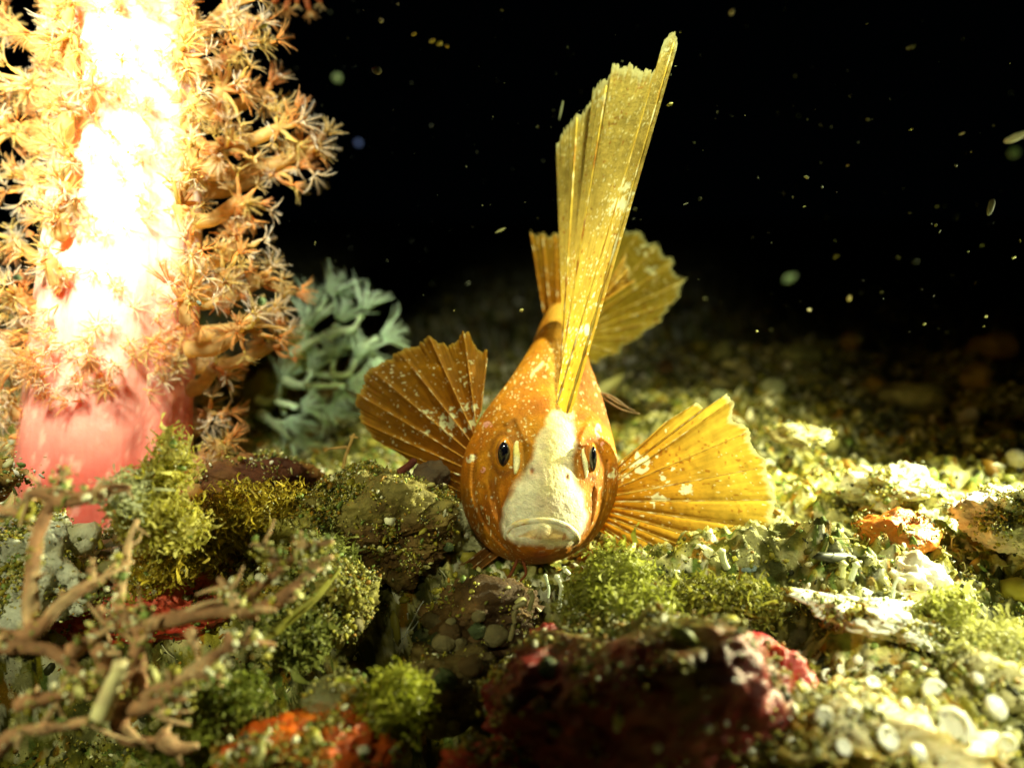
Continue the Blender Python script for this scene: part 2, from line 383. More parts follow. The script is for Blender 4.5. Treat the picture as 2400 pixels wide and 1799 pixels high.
lump('rubble_rock', 885, 1225, 11.4, 125, 92, 100, cf((.13, .07, .02), (.34, .24, .07), 2.0, 14, top=(.25, .21, .06), topn=.5), M['rock'],
     'brown crusty rubble rock under the left fin of the fish', 'rock', seed=29, amp=.42, freq=2.1, sub=7, knobs=46, sed=9000)
lump('rubble_rock', 700, 1285, 10.9, 150, 80, 110, cf((.24, .15, .02), (.38, .27, .04), 2.0, 16, top=(.3, .27, .06), topn=.4), M['rock'],
     'olive brown mossy rock left of the dark hollow', 'rock', seed=33, amp=.3, freq=1.8, sub=6, knobs=14, sed=7000)
lump('rubble_rock', 790, 1420, 9.9, 75, 95, 80, cf((.25, .2, .05), (.42, .36, .12), 2.0, 17, top=(.3, .27, .06), topn=.4), M['rock'],
     'narrow cream crusted rock standing at the left rim of the dark hollow', 'rock', seed=35, amp=.45, freq=1.8, sub=6, knobs=14, sed=4000, tilt=-.45)
lump('white_rock', 2110, 1455, 9.6, 140, 48, 90, cf((.80, .80, .66), (.62, .52, .40), 1.7, 20), M['shell'],
     'bright white jagged rock right of centre, above the white cups', 'rock', seed=37, amp=.6, freq=2.3, sub=6, knobs=22, sed=1800, tilt=-.25)
lump('white_rock', 2130, 1360, 10.4, 70, 52, 80, cf((.80, .80, .68), (.62, .52, .35), 1.7, 21), M['shell'],
     'white pointed rock just behind the bright jagged one', 'rock', seed=38, amp=.4, freq=1.7, sub=5, knobs=9, sed=200)
lump('white_rock', 70, 1345, 10.4, 120, 105, 110, cf((.75, .78, .70), (.5, .46, .3), 2.2, 22), M['rock'],
     'pale grey white rock at the left edge behind the brown branching alga', 'rock', seed=41, amp=.45, freq=2.4, sub=6, knobs=25, sed=9000, sedcol=(1.5, 1.5, 1.7))
lump('pale_rock', 2090, 1150, 13.2, 80, 42, 70, cf((.55, .56, .36), (.8, .8, .62), 1.5, 23), M['rock'],
     'broad pale rock behind the orange sponge lump', 'rock', seed=43, amp=.5, freq=2.2, sub=6, knobs=22, sed=3500)
lump('pale_rock', 2370, 1215, 11.6, 85, 62, 90, cf((.75, .6, .5), (.85, .85, .75), 1.5, 24), M['rock'],
     'pinkish white rock at the right edge of the picture', 'rock', seed=44, amp=.45, freq=2.2, sub=6, knobs=15, sed=2500)
lump('pale_rock', 1870, 1020, 14.5, 60, 24, 50, cf((.42, .40, .22), (.6, .6, .4), 1.5, 25), M['rock'],
     'pale low rock beyond the tip of the right fin', 'rock', seed=45, amp=.4, freq=1.6, sub=5, knobs=8, sed=900)
lump('pale_rock', 1060, 1225, 12.4, 75, 62, 80, cf((.50, .50, .26), (.68, .68, .45), 1.5, 26), M['rock'],
     'pale green rock seen between the left fin and the chin of the fish', 'rock', seed=47, amp=.4, freq=2, sub=5, knobs=10, sed=900)
lump('pale_rock', 1995, 1740, 7.9, 235, 105, 140, cf((.45, .33, .06), (.62, .55, .30), 1.5, 27), M['sponge'],
     'yellowish cream rock that carries the white round cups in the lower right', 'rock', seed=48, amp=.3, freq=2, sub=6, knobs=20, sed=3500)
lump('pale_rock', 2270, 1640, 8.6, 130, 80, 120, cf((.28, .25, .09), (.50, .46, .22), 1.5, 28), M['rock'],
     'olive grey rock in the lower right corner', 'rock', seed=49, amp=.35, freq=2, sub=6, knobs=20, sed=4500)
lump('brown_rock', 1135, 1440, 10.5, 120, 62, 90, cf((.07, .035, .012), (.16, .09, .03), 2.2, 31), M['rock'],  # two rocks added to darken the hollow, its shade put into their colour
     'brown rubble rock under the chin at the back of the hollow, shade put into its colour', 'rock', seed=52, amp=.4, freq=1.9, sub=6, knobs=26, sed=500)
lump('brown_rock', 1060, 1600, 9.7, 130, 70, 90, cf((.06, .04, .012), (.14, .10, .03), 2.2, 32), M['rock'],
     'brown rubble rock low in the middle of the hollow, shade put into its colour', 'rock', seed=53, amp=.4, freq=1.9, sub=6, knobs=26, sed=400)
pebs = sorted([(1060+rng.normal(0, 95), 1560+rng.normal(0, 85), rng.uniform(9, 26)) for k in range(30)])
ordw = 'first second third fourth fifth sixth seventh eighth ninth tenth'.split()
for k, (u_, v_, r_) in enumerate(pebs):
    d_ = surf(u_, v_, 9.5); tone = ['dim brown', 'dim greenish', 'dim tan'][k % 3]
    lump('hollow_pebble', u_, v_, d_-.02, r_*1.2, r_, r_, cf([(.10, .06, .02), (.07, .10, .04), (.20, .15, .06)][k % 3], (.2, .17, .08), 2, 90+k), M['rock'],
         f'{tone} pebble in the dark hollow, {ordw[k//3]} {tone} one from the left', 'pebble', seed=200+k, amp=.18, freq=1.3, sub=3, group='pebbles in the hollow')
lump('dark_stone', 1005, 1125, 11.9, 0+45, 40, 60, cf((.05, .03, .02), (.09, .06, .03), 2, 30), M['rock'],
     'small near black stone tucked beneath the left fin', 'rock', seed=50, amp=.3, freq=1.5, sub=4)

# dim stones in the far dark
STN = [(1745, 872, 30, 'round yellowish'), (1880, 830, 34, 'long olive'), (1815, 905, 26, 'narrow grey green'), (2050, 905, 30, 'ochre'), (2140, 925, 45, 'broad grey'),
       (1690, 830, 22, 'thin upright'), (1990, 800, 24, 'small brown'), (2290, 880, 36, 'brown'), (2330, 810, 40, 'long dark brown'), (1560, 860, 20, 'small brown red'),
       (1690, 930, 22, 'pale'), (2270, 975, 24, 'bright white'), (2385, 1072, 24, 'peach white')]
WHR = ['in the dim distance right of the tail fin', 'in the dim distance behind the right fin', 'just behind the round yellowish stone', 'beyond the pale seabed at right', 'beyond the seabed, widest of the far stones',
       'standing on the far slope nearest the tail fin', 'highest on the far dark slope', 'far back near the right edge', 'at the top of the far slope by the right edge', 'on the slope just right of the tail fin',
       'directly above the tip of the right fin', 'on the near rim of the seabed by the right edge', 'at the right edge above the pinkish rock']
for i, (u, v, r, k) in enumerate(STN):
    X, d = G(u, v+r*.6)
    d = min(d, 34); colr = {0: (.5, .48, .2), 1: (.32, .34, .12), 2: (.45, .5, .3), 3: (.5, .34, .06)}.get(i % 4)
    if 'white' in k: colr = (.85, .82, .7)
    if 'brown' in k: colr = (.3, .18, .05)
    uu, vv, dd = UV(X)
    lump('distant_stone', uu, vv-r*.45, dd, r*(1.5 if 'long' in k or 'broad' in k else 1), r*(.9 if 'thin' not in k else 1.6), r, cf(colr, tuple(c*.6 for c in colr), 1, 50+i), M['rock'],
         f'{k} stone {WHR[i]}', 'stone', seed=60+i, amp=.25, freq=1.3, sub=4, group='stones on the far slope')

# ------------------------------------------------------------------ the fish
fish_o = P(1265, 1325, 12.0)
fish = empty('leaf_fish', fish_o, 'orange yellow leaf shaped fish with a white face stripe, facing the camera with fins spread', 'fish')
#        d     cx_bot cx_top  top  bot   hw   narrowing
SEC = [(10.50, 1268, 1272, 1222, 1262, 30, 0.0), (10.54, 1268, 1272, 1196, 1283, 80, .02), (10.68, 1268, 1276, 1132, 1300, 101, .12),
       (10.95, 1266, 1292, 1054, 1312, 124, .34), (11.25, 1257, 1300, 995, 1319, 158, .30), (11.65, 1250, 1290, 945, 1322, 184, .12),
       (12.1, 1252, 1276, 898, 1318, 184, .02), (12.55, 1258, 1300, 820, 1298, 148, .05), (13.2, 1268, 1308, 770, 1260, 112, .05),
       (14.2, 1280, 1316, 728, 1170, 86, .12), (15.2, 1292, 1314, 708, 1040, 68, .15), (16.2, 1312, 1315, 705, 930, 46, .2), (17.2, 1345, 1335, 715, 862, 22, .1), (17.6, 1360, 1350, 740, 840, 6, 0)]
ns, nt = 420, 460
sec = spline(SEC, ns); th = np.linspace(0, 2*np.pi, nt, endpoint=False)
yy = np.cos(th)[None]; fr = (yy+1)/2
hw = sec[:, 5:6]*np.sin(th)[None]*(1-sec[:, 6:7]*fr**1.5)
cx = sec[:, 1:2]*(1-fr)+sec[:, 2:3]*fr
uu = cx+hw; vv = (sec[:, 3:4]+sec[:, 4:5])/2-yy*(sec[:, 4:5]-sec[:, 3:4])/2
dd = np.broadcast_to(sec[:, 0:1], uu.shape).copy()
# eye sockets, cheeks and gill cover relief, in surface coordinates of the head
front = (dd < 12.4)
def gs_(u0, v0, a, b): return np.exp(-((uu-u0)/a)**2-((vv-v0)/b)**2)*front
rel = .10*gs_(1183, 1062, 30, 52)+.10*gs_(1388, 1074, 24, 50)-.09*gs_(1228, 1080, 13, 44)-.09*gs_(1352, 1098, 13, 44)
rel += .05*gs_(1180, 1180, 10, 60)*-1 + .04*gs_(1135, 1170, 22, 70)
def arc(pts, w_):
    q = spline(pts, 40); dmin = np.full(uu.shape, 1e9)
    for a, b in q[:, :2]: dmin = np.minimum(dmin, np.hypot(uu-a, vv-b))
    return np.exp(-(dmin/w_)**2)*(dd < 12.0)
CH1 = [(1142, 1135), (1150, 1190), (1166, 1232), (1198, 1278)]; CH2 = [(1402, 1150), (1398, 1198), (1384, 1245), (1352, 1286)]
GL1 = [(1104, 1070), (1100, 1140), (1112, 1190), (1138, 1242), (1180, 1290)]; GL2 = [(1430, 1085), (1427, 1165), (1408, 1225), (1372, 1285)]
BR1 = [(1186, 990), (1206, 978), (1220, 1005), (1234, 1036)]; BR2 = [(1402, 1000), (1386, 985), (1368, 1015), (1360, 1040)]
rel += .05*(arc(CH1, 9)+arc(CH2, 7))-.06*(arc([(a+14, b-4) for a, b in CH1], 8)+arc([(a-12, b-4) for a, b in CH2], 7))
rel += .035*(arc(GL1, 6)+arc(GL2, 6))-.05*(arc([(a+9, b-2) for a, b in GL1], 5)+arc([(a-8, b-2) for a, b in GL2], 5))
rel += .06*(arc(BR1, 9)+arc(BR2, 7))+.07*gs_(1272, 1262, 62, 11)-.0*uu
dark_ = np.clip(arc([(a+14, b-4) for a, b in CH1], 9)+arc([(a-12, b-4) for a, b in CH2], 8)+.7*arc([(a+9, b-2) for a, b in GL1], 4)+.7*arc([(a-8, b-2) for a, b in GL2], 4)+.8*arc([(a+8, b+4) for a, b in BR1], 5), 0, 1)  # mask of the grooves that get crease shade in the colour
rel -= .05*gs_(1246, 1104, 6, 7)+.05*gs_(1329, 1118, 5, 8)
dd = dd-rel
BV = P(uu, vv, dd)
BV = BV+(.014*fbm(BV*4, 3, 5)+.008*fbm(BV*13, 3, 6)+.003*fbm(BV*40, 2, 7))[..., None]*np.array([.3, -1, .3])
def inpoly(u, v, poly, soft=6):
    """soft inside test"""
    poly = np.array(poly, float); ins = np.zeros(u.shape, bool); dist = np.full(u.shape, 1e9)
    for a, b in zip(poly, np.roll(poly, -1, axis=0)):
        c = ((a[1] > v) != (b[1] > v)) & (u < (b[0]-a[0])*(v-a[1])/(b[1]-a[1]+1e-9)+a[0]); ins ^= c
        e = b-a; t = np.clip(((u-a[0])*e[0]+(v-a[1])*e[1])/(e@e+1e-9), 0, 1)
        dist = np.minimum(dist, np.hypot(u-a[0]-t*e[0], v-a[1]-t*e[1]))
    return sm(-soft, soft, np.where(ins, dist, -dist))
BLAZE = [(1292, 962), (1278, 1000), (1256, 1026), (1247, 1074), (1222, 1112), (1196, 1158), (1180, 1190), (1173, 1226), (1180, 1255), (1207, 1272), (1256, 1276), (1321, 1282), (1357, 1269),
         (1369, 1239), (1374, 1207), (1365, 1152), (1348, 1125), (1341, 1074), (1352, 1041), (1346, 1008), (1342, 962)]
wob = 5*fbm(BV*6, 2, 77)
bl = inpoly(uu+wob, vv+wob, BLAZE, 8)*(dd < 11.9)
C = np.ones(BV.shape)*np.array([.50, .165, .003])
C = mixc(C, (.58, .24, .006), sm(-.2, .5, fbm(BV*1.3, 3, 61)))
C = mixc(C, (.34, .09, .002), sm(0, .6, fbm(BV*2.3, 3, 62))*.7)
C = mixc(C, (.45, .20, .02), sm(1000, 800, vv)*.35)
C = mixc(C, (.60, .36, .06), bl*0+inpoly(uu, vv, [(1285, 700), (1372, 700), (1352, 975), (1290, 975)], 8)*.6*(vv < 1000))
C = C*.88*(1+.22*fbm(BV*7, 3, 69))[..., None]
for (a_, b_, w_, h_) in ((1182, 1063, 31, 48), (1388, 1074, 20, 46)):
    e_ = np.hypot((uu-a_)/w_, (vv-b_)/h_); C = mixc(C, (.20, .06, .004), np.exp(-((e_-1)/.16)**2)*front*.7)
C = mixc(C, (.22, .07, .004), dark_*.75)  # crease shade painted into the gill and cheek grooves
face = mixc((.80, .76, .60), (.66, .53, .22), sm(-.1, .5, fbm(BV*2.2, 3, 63)))
face = mixc(face, (.74, .60, .22), np.exp(-((uu-1287)/30)**2)*.6)
face = mixc(face, (.62, .50, .40), sm(.1, .5, fbm(BV*3.1, 3, 67))*.6); face = face*(1+.13*fbm(BV*8, 3, 68))[..., None]
C = mixc(C, face, bl)
C = mixc(C, (.5, .16, .03), (gs_(1246, 1104, 5, 7)+gs_(1329, 1118, 4, 8)).clip(0, 1)*.9)
C = mixc(C, (.22, .11, .01), (gs_(1229, 1085, 8, 36)+gs_(1350, 1100, 8, 42)).clip(0, 1)*.8)  # shade painted into the groove beside each eye
C = mixc(C, (.34, .13, .01), (inpoly(uu, vv, [(1190, 985), (1215, 975), (1232, 1035), (1190, 1030)], 5))*.7*front)
mouth = inpoly(uu, vv, [(1215, 1256), (1250, 1238), (1290, 1236), (1325, 1248), (1340, 1268), (1300, 1266), (1250, 1262)], 4)*(dd < 11)
C = mixc(C, (.62, .40, .14), mouth*.8); C = mixc(C, (.42, .17, .05), mouth*sm(.1, .4, fbm(BV*13, 2, 65))*.8)
chin = inpoly(uu, vv, [(1180, 1276), (1370, 1280), (1330, 1330), (1230, 1330)], 8)*(dd < 11.6)
C = mixc(C, (.85, .72, .5), chin*sm(.12, .3, fbm(BV*10, 2, 66))*sm(1305, 1275, vv)*.8)
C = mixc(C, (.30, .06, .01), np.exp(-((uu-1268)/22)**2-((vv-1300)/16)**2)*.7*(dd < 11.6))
# encrusting specks
sp = sm(.66, .80, vnoise(BV*np.array([44, 20, 26]), 91)+.45*fbm(BV*1.4, 2, 92))*(1-bl)
C = mixc(C, (.85, .80, .52), sp*.7)
for (a, b, r1, r2) in [(1143, 995, 13, 9), (1132, 1100, 6, 9), (1402, 1010, 10, 22), (1412, 1045, 6, 12), (1185, 800, 6, 5)]:
    C = mixc(C, (.78, .36, .36), (gs_(a, b, r1, r2) > .5)*(fbm(BV*11, 2, 93) > -.1)*.9)
for (a, b, r1, r2) in [(1105, 1075, 14, 12), (1434, 1108, 14, 14), (1148, 1163, 10, 7)]:
    C = mixc(C, (.85, .82, .6), (gs_(a, b, r1, r2) > .45)*(fbm(BV*12, 2, 94) > -.05)*.95)
ridge = np.exp(-((uu-(1330-(vv-790)*.95))/6)**2)*sm(780, 800, vv)*sm(935, 900, vv)
C = mixc(C, (.88, .78, .5), ridge*sm(-.1, .2, fbm(BV*9, 2, 95)))
capF = P(1268, 1238, 10.34); capB = P(1360, 790, 17.62)
BVf = np.concatenate([BV.reshape(-1, 3), [capF, capB]]); nb = len(BVf)
T = [[j, (j+1) % nt, nb-2] for j in range(nt)]+[[(ns-1)*nt+(j+1) % nt, (ns-1)*nt+j, nb-1] for j in range(nt)]
body = mk('body', BVf, [gridq(ns, nt, True)[:, ::-1], T], M['skin'], parent=fish, cols=np.concatenate([C.reshape(-1, 3), [[.8, .7, .45], [.5, .2, .02]]]))
bq = gridq(ns, nt, True)
bb = BVHTree.FromPolygons([tuple(x) for x in BV.reshape(-1, 3)], [tuple(q) for q in bq.tolist()])
def onbody(u, v, dflt=11.5):
    d = P(u, v, 1.0)-CP; h = bb.ray_cast(Vector(CP), Vector(d).normalized())
    if h[0] is None: return P(u, v, dflt), np.array([0, -1, 0.])
    n = np.array(h[1]); n = n if n@d < 0 else -n
    return np.array(h[0]), n

# eyes
def eye(u, v, side, w_):
    X, n = onbody(u, v); px = K*11.0
    bv, bf = ico(4); c = X+FW*.05-RT*side*.0
    r = np.array([w_*1.42*px, .17, 39*px]); V = bv*r+c
    f = bv@np.array([0, -1, 0]); nz = fbm(bv*3, 3, 5)
    Ci = mixc((.55, .20, .02), (.70, .36, .06), sm(-.3, .3, nz)); Ci = mixc(Ci, (.65, .10, .01), sm(.0, .5, nz)*.7)
    e = mk('eye', V, bf, M['iris'], parent=fish, cols=Ci)
    Vp = bv*np.array([w_*px, .075, 31*px])+c-FW*.135+RT*side*.004
    mk('pupil', Vp, bf, M['pupil'], parent=e, cols=np.zeros(Vp.shape))
eye(1182, 1063, -1, 15); eye(1388, 1074, 1, 9)
# pale crescent-shaped lid beside each eye
for pts in ([(1212, 1034, 4), (1209, 1050, 7), (1211, 1072, 8.5), (1210, 1095, 7), (1207, 1112, 3)], [(1366, 1052, 3), (1367, 1066, 5), (1371, 1084, 6.5), (1374, 1104, 5), (1373, 1122, 2)]):
    q = spline(pts, 26); X = np.array([onbody(a, b)[0] for a, b in q[:, :2]])-FW*.015
    X = spline(X[::3], 30); rr = np.interp(np.linspace(0, 1, 30), np.linspace(0, 1, 26), q[:, 2])*K*11
    V, Q, T = tube(X, rr, 10, .15, 3); mk('eyelid', V, [Q, T], M['skin'], parent=fish, cols=mixc((.88, .84, .55), (.80, .74, .30), sm(-.2, .3, fbm(V*6, 2, 8))))
# lips
for nm, pts in (('upper_lip', [(1186, 1264, 3), (1184, 1254, 5), (1193, 1238, 6.5), (1216, 1226, 7), (1252, 1220, 7), (1285, 1219, 7), (1318, 1227, 7), (1342, 1242, 6.5), (1355, 1259, 6), (1353, 1272, 4)]),):
    q = spline(pts, 40); X = np.array([onbody(a, b)[0] for a, b in q[:, :2]])
    X = spline(X[::(3 if nm[0] == 'u' else 9)], 60)-FW*(.012 if nm[0] == 'u' else -.015)+FW*.02; rr = np.interp(np.linspace(0, 1, 60), np.linspace(0, 1, 40), q[:, 2])*K*(10.5 if nm[0] == 'u' else 9)
    V, Q, T = tube(X, rr, 14, .22, 5)
    c_ = mixc((.84, .80, .64), (.80, .66, .34), sm(-.1, .4, fbm(V*7, 3, 9))); c_ = mixc(c_, (.45, .17, .06), sm((.3 if nm[0] == 'u' else .12), .5, fbm(V*12, 2, 10))*.7); c_ = c_*(1+.25*fbm(V*9, 3, 12))[:, None]
    mk(nm, V, [Q, T], M['skin'], parent=fish, cols=c_)

def fin(name, base, edge, rays, coltip, colbase, raycol, parent=fish, nu=360, nv=150, jag=5, ridge_h=.03, bulge=0.0, pleat=0.0, whites=(), seed=0, speck=.5, rayr=2.2, edgecol=None, dark=(.28, .10, .01), label=None, bands=False, smooth_edge=False, scal_=1.0):
    """base and edge: (u, v, d) rows running the same way; a webbed fan between them, rays at the given fractions"""
    B = lerpline(base, nu); E = (spline(edge, nu) if smooth_edge else lerpline(edge, nu))
    kk = np.ones(41)/41; sd = lambda x: np.convolve(np.pad(x, 20, mode='reflect', reflect_type='odd'), kk, 'valid')
    for c_ in range(3): B[:, c_] = sd(B[:, c_])
    E[:, 2] = sd(sd(E[:, 2]))
    s = np.linspace(0, 1, nu); t = np.linspace(0, 1, nv)
    rays = np.array(rays); dn = np.abs(s[:, None]-rays[None]).min(1)
    gap = np.diff(rays).mean() if len(rays) > 1 else .2
    s1 = np.stack([s*60, np.full(nu, seed*3.1), np.zeros(nu)], -1)
    jit = jag*(fbm(s1, 3, seed)*1.0+1.0*fbm(s1*2.9, 3, seed+2))
    U = B[:, None]*(1-t[None, :, None])+E[:, None]*t[None, :, None]
    dirv = (E-B)[:, :2]; ln = np.linalg.norm(dirv, axis=1)[:, None]+1e-6
    scal = (jit-jag*1.3*scal_*sm(0, gap*.5, dn))[:, None]*(dirv/ln)
    U[..., :2] += scal[:, None]*(sm(.75, 1, t)[None, :, None])
    PT = P(U[..., 0], U[..., 1], U[..., 2])
    env = (sm(0, .12, t)*1.0)[None]
    rg = np.exp(-(dn/(gap*.10))**2)[:, None]
    ph = np.interp(s, rays, np.arange(len(rays)))
    pl = -np.abs(np.sin(np.pi*ph))[:, None]*pleat*(1-.45*t[None])
    off = rg*ridge_h*.5+pl+bulge*np.sin(np.pi*s)[:, None]*t[None]+.02*fbm(PT*1.1, 2, seed+4)+.006*fbm(PT*7, 2, seed+5)
    PT = PT-FW*(off*env)[..., None]
    SS, TT = np.meshgrid(s, t, indexing='ij')
    streak = fbm(np.stack([SS*140, TT*5, SS*0+seed], -1), 2, seed+6)
    C = mixc(colbase, coltip, sm(0, .9, TT)); C = C*(1+.2*streak+.22*fbm(PT*1.6, 3, seed+7)+.16*fbm(PT*6, 3, seed+17))[..., None]
    C = mixc(C, raycol, np.exp(-(dn/(gap*.09))**2)[:, None]*.6*(1-.4*TT))
    C = mixc(C, dark, sm(.62, .8, vnoise(PT*22, seed+8)+.2*fbm(PT*1.3, 2, seed+18))*.7)
    C = mixc(C, (.88, .84, .55), sm(.86-.2*speck, .98-.2*speck, vnoise(PT*30, seed+9)+.35*fbm(PT*1.7, 2, seed+10))*.85)
    for (a, b, r) in whites:
        g = np.exp(-((U[..., 0]-a)/r)**2-((U[..., 1]-b)/(r*.8))**2)
        C = mixc(C, (.82, .84, .62), sm(.05, .25, fbm(PT*14, 3, seed+11)*1.5+g*.8-.5)*(g > .05)*.95)
    if edgecol is not None: C = mixc(C, edgecol, sm(.955, .995, TT+.02*streak)*.8)
    root = mk(name, PT.reshape(-1, 3), gridq(nu, nv), M['fin'], parent=parent, cols=C.reshape(-1, 3), label=label)
    for k, r0 in enumerate(rays):
        i = int(round(r0*(nu-1))); X = PT[i, ::5]; n = len(X)
        rr = np.linspace(1.0, .45, n)*rayr*K*11*(1+.25*np.sin(np.arange(n)*2.1+k))
        V, Q, T = tube(X-FW*.004, rr, 7, .2, seed+k)
        cc = mixc(raycol, dark, sm(.1, .4, fbm(V*(4 if bands else 11), 2, seed+20+k))*.9); cc = mixc(cc, (.9, .86, .6), sm(.28, .45, fbm(V*(5 if bands else 13), 2, seed+40+k))*.95)
        mk('fin_ray', V, [Q, T], M['ray'], parent=root, cols=cc)
    return root
YEL = (.62, .40, .04)
# tall sail on the head and back: first spine at the right, last at the left
fin('dorsal_fin', [(1304, 968, 11.35), (1306, 962, 11.37), (1318, 880, 11.9), (1322, 800, 12.6), (1328, 745, 13.4)][::-1]+[(1340, 968, 11.3)] if False else
    [(1321, 752, 13.4), (1322, 800, 12.6), (1312, 880, 11.95), (1304, 940, 11.55), (1320, 968, 11.38), (1340, 966, 11.32)],
    [(1319, 543, 13.3), (1310, 462, 13.2), (1303, 375, 13.1), (1304, 337, 13.0), (1324, 307, 12.9), (1343, 277, 12.8), (1376, 250, 12.6), (1392, 233, 12.5), (1389, 214, 12.45), (1408, 190, 12.3), (1433, 174, 12.2), (1435, 152, 12.1),
     (1473, 156, 11.9), (1495, 158, 11.8), (1528, 168, 11.6), (1540, 160, 11.5), (1552, 141, 11.45), (1550, 114, 11.4), (1558, 92, 11.35), (1575, 78, 11.3), (1588, 84, 11.3), (1587, 112, 11.3)],
    [.015, .2, .42, .60, .80, .955], (.52, .41, .12), (.50, .31, .03), (.62, .45, .07), nu=420, nv=220, jag=11, scal_=0, ridge_h=.015, pleat=.0, seed=3, speck=1.25, rayr=3.6, edgecol=(.6, .62, .42), dark=(.36, .12, .01), bands=True,
    whites=[(1450, 480, 28), (1405, 225, 16), (1400, 700, 14), (1370, 770, 18), (1470, 440, 20), (1550, 110, 26)])
# fins behind it
fin('rear_dorsal_fin', [(1273, 735, 15.4), (1300, 735, 15.2), (1325, 740, 15.0)], [(1241, 545, 15.2), (1262, 545, 15.1), (1300, 548, 15.0), (1330, 540, 14.9)],
    [.03, .33, .66, .97], (.42, .24, .02), (.50, .20, .01), (.52, .24, .02), nu=160, nv=100, jag=7, seed=8, speck=.8, edgecol=(.5, .45, .2))
fin('rear_dorsal_fin', [(1400, 705, 14.7), (1385, 725, 14.8)], [(1466, 596, 14.6), (1480, 640, 14.6), (1490, 660, 14.7)], [.05, .5, .95], (.68, .48, .12), (.62, .30, .03), (.68, .42, .06), nu=100, nv=80, jag=8, seed=12, speck=1.0, edgecol=(.8, .78, .5))
fin('tail_fin', [(1362, 740, 17.1), (1362, 775, 17.2), (1362, 815, 17.1)],
    [(1436, 540, 16.6), (1452, 531, 16.6), (1484, 538, 16.6), (1539, 570, 16.6), (1549, 586, 16.6), (1577, 603, 16.6), (1577, 624, 16.6), (1609, 652, 16.7), (1598, 668, 16.7), (1604, 690, 16.7), (1571, 717, 16.8),
     (1571, 728, 16.8), (1533, 766, 16.9), (1517, 778, 16.9), (1473, 809, 17.0), (1424, 842, 17.0), (1381, 854, 17.1)],
    [.02, .12, .22, .32, .43, .54, .65, .76, .87, .98], (.34, .26, .03), (.42, .30, .03), (.40, .28, .04), nu=320, nv=120, jag=8, seed=15, speck=.7, edgecol=(.5, .55, .35), whites=[(1515, 590, 16), (1525, 635, 14), (1560, 580, 10)])
# pectoral fins: dimmer left and brighter right light are put into the colours
fin('pectoral_fin', [(1128, 962, 12.1), (1112, 1000, 12.0), (1100, 1060, 12.0), (1092, 1110, 12.0), (1092, 1150, 12.0), (1098, 1180, 12.0)],
    [(1141, 850, 12.5), (1143, 815, 12.6), (1120, 812, 12.6), (1112, 800, 12.6), (1098, 776, 12.6), (1049, 802, 12.7), (1004, 790, 12.7), (964, 808, 12.8), (934, 819, 12.8), (885, 849, 12.8), (847, 884, 12.8), (842, 924, 12.8),
     (829, 949, 12.8), (847, 988, 12.7), (865, 1023, 12.6), (924, 1058, 12.5), (990, 1096, 12.3), (1009, 1115, 12.2), (1070, 1172, 12.1)],
    [.015, .14, .25, .35, .45, .54, .63, .72, .81, .90], (.27, .12, .003), (.36, .12, .003), (.42, .20, .012), nu=420, nv=170, jag=7, ridge_h=.04, pleat=.014, seed=21, speck=.35, rayr=1.8, edgecol=(.45, .30, .05),
    whites=[(1050, 990, 34), (1090, 1000, 26), (1010, 965, 16), (1100, 950, 16), (1000, 1010, 14)], label='orange left pectoral fin with serrated edge, dimmer light put into its brown colour')
fin('pectoral_fin', [(1432, 1092, 11.9), (1432, 1130, 11.9), (1426, 1165, 11.8), (1415, 1200, 11.8), (1400, 1240, 11.8)],
    [(1500, 1052, 11.8), (1561, 987, 11.7), (1636, 939, 11.6), (1646, 960, 11.6), (1665, 948, 11.6), (1708, 919, 11.5), (1722, 949, 11.5), (1722, 980, 11.5), (1750, 1000, 11.5), (1770, 1043, 11.4), (1795, 1078, 11.4), (1809, 1138, 11.4),
     (1819, 1197, 11.4), (1812, 1247, 11.4), (1778, 1287, 11.4), (1745, 1316, 11.4), (1645, 1326, 11.5), (1546, 1330, 11.6), (1471, 1290, 11.7)],
    [.02, .10, .20, .29, .38, .47, .55, .62, .69, .76, .83, .91], (.50, .33, .04), (.46, .20, .010), (.58, .38, .05), nu=460, nv=170, jag=5, ridge_h=.04, pleat=.03, seed=27, speck=.45, rayr=1.8, edgecol=(.6, .62, .36),
    whites=[(1500, 1090, 30), (1560, 1120, 26), (1540, 1165, 20), (1600, 1150, 16), (1470, 1110, 18)], label='yellow right pectoral fin with fanned rays, brighter light put into its colour')
# pelvic fins, dark, under the chin
fin('pelvic_fin', [(1090, 1175, 12.2), (1098, 1215, 12.2)], [(1015, 1130, 12.3), (1005, 1165, 12.3), (1012, 1200, 12.3), (1060, 1214, 12.3)], [.1, .4, .7, .95], (.22, .08, .01), (.30, .11, .01), (.3, .12, .02), nu=120, nv=80, jag=4, seed=31, speck=.6)
fin('pelvic_fin', [(1160, 1262, 11.9), (1185, 1290, 11.8)], [(1074, 1330, 11.6), (1085, 1345, 11.6), (1112, 1345, 11.6)], [.05, .5, .95], (.16, .07, .01), (.30, .11, .01), (.3, .12, .02), nu=100, nv=80, jag=3, seed=33, speck=.2)
fin('pelvic_fin', [(1380, 1285, 11.9), (1350, 1310, 11.9)], [(1500, 1330, 11.7), (1450, 1345, 11.7), (1400, 1350, 11.7)], [.05, .5, .95], (.22, .09, .01), (.30, .11, .01), (.3, .12, .02), nu=100, nv=80, jag=3, seed=34, speck=.2)
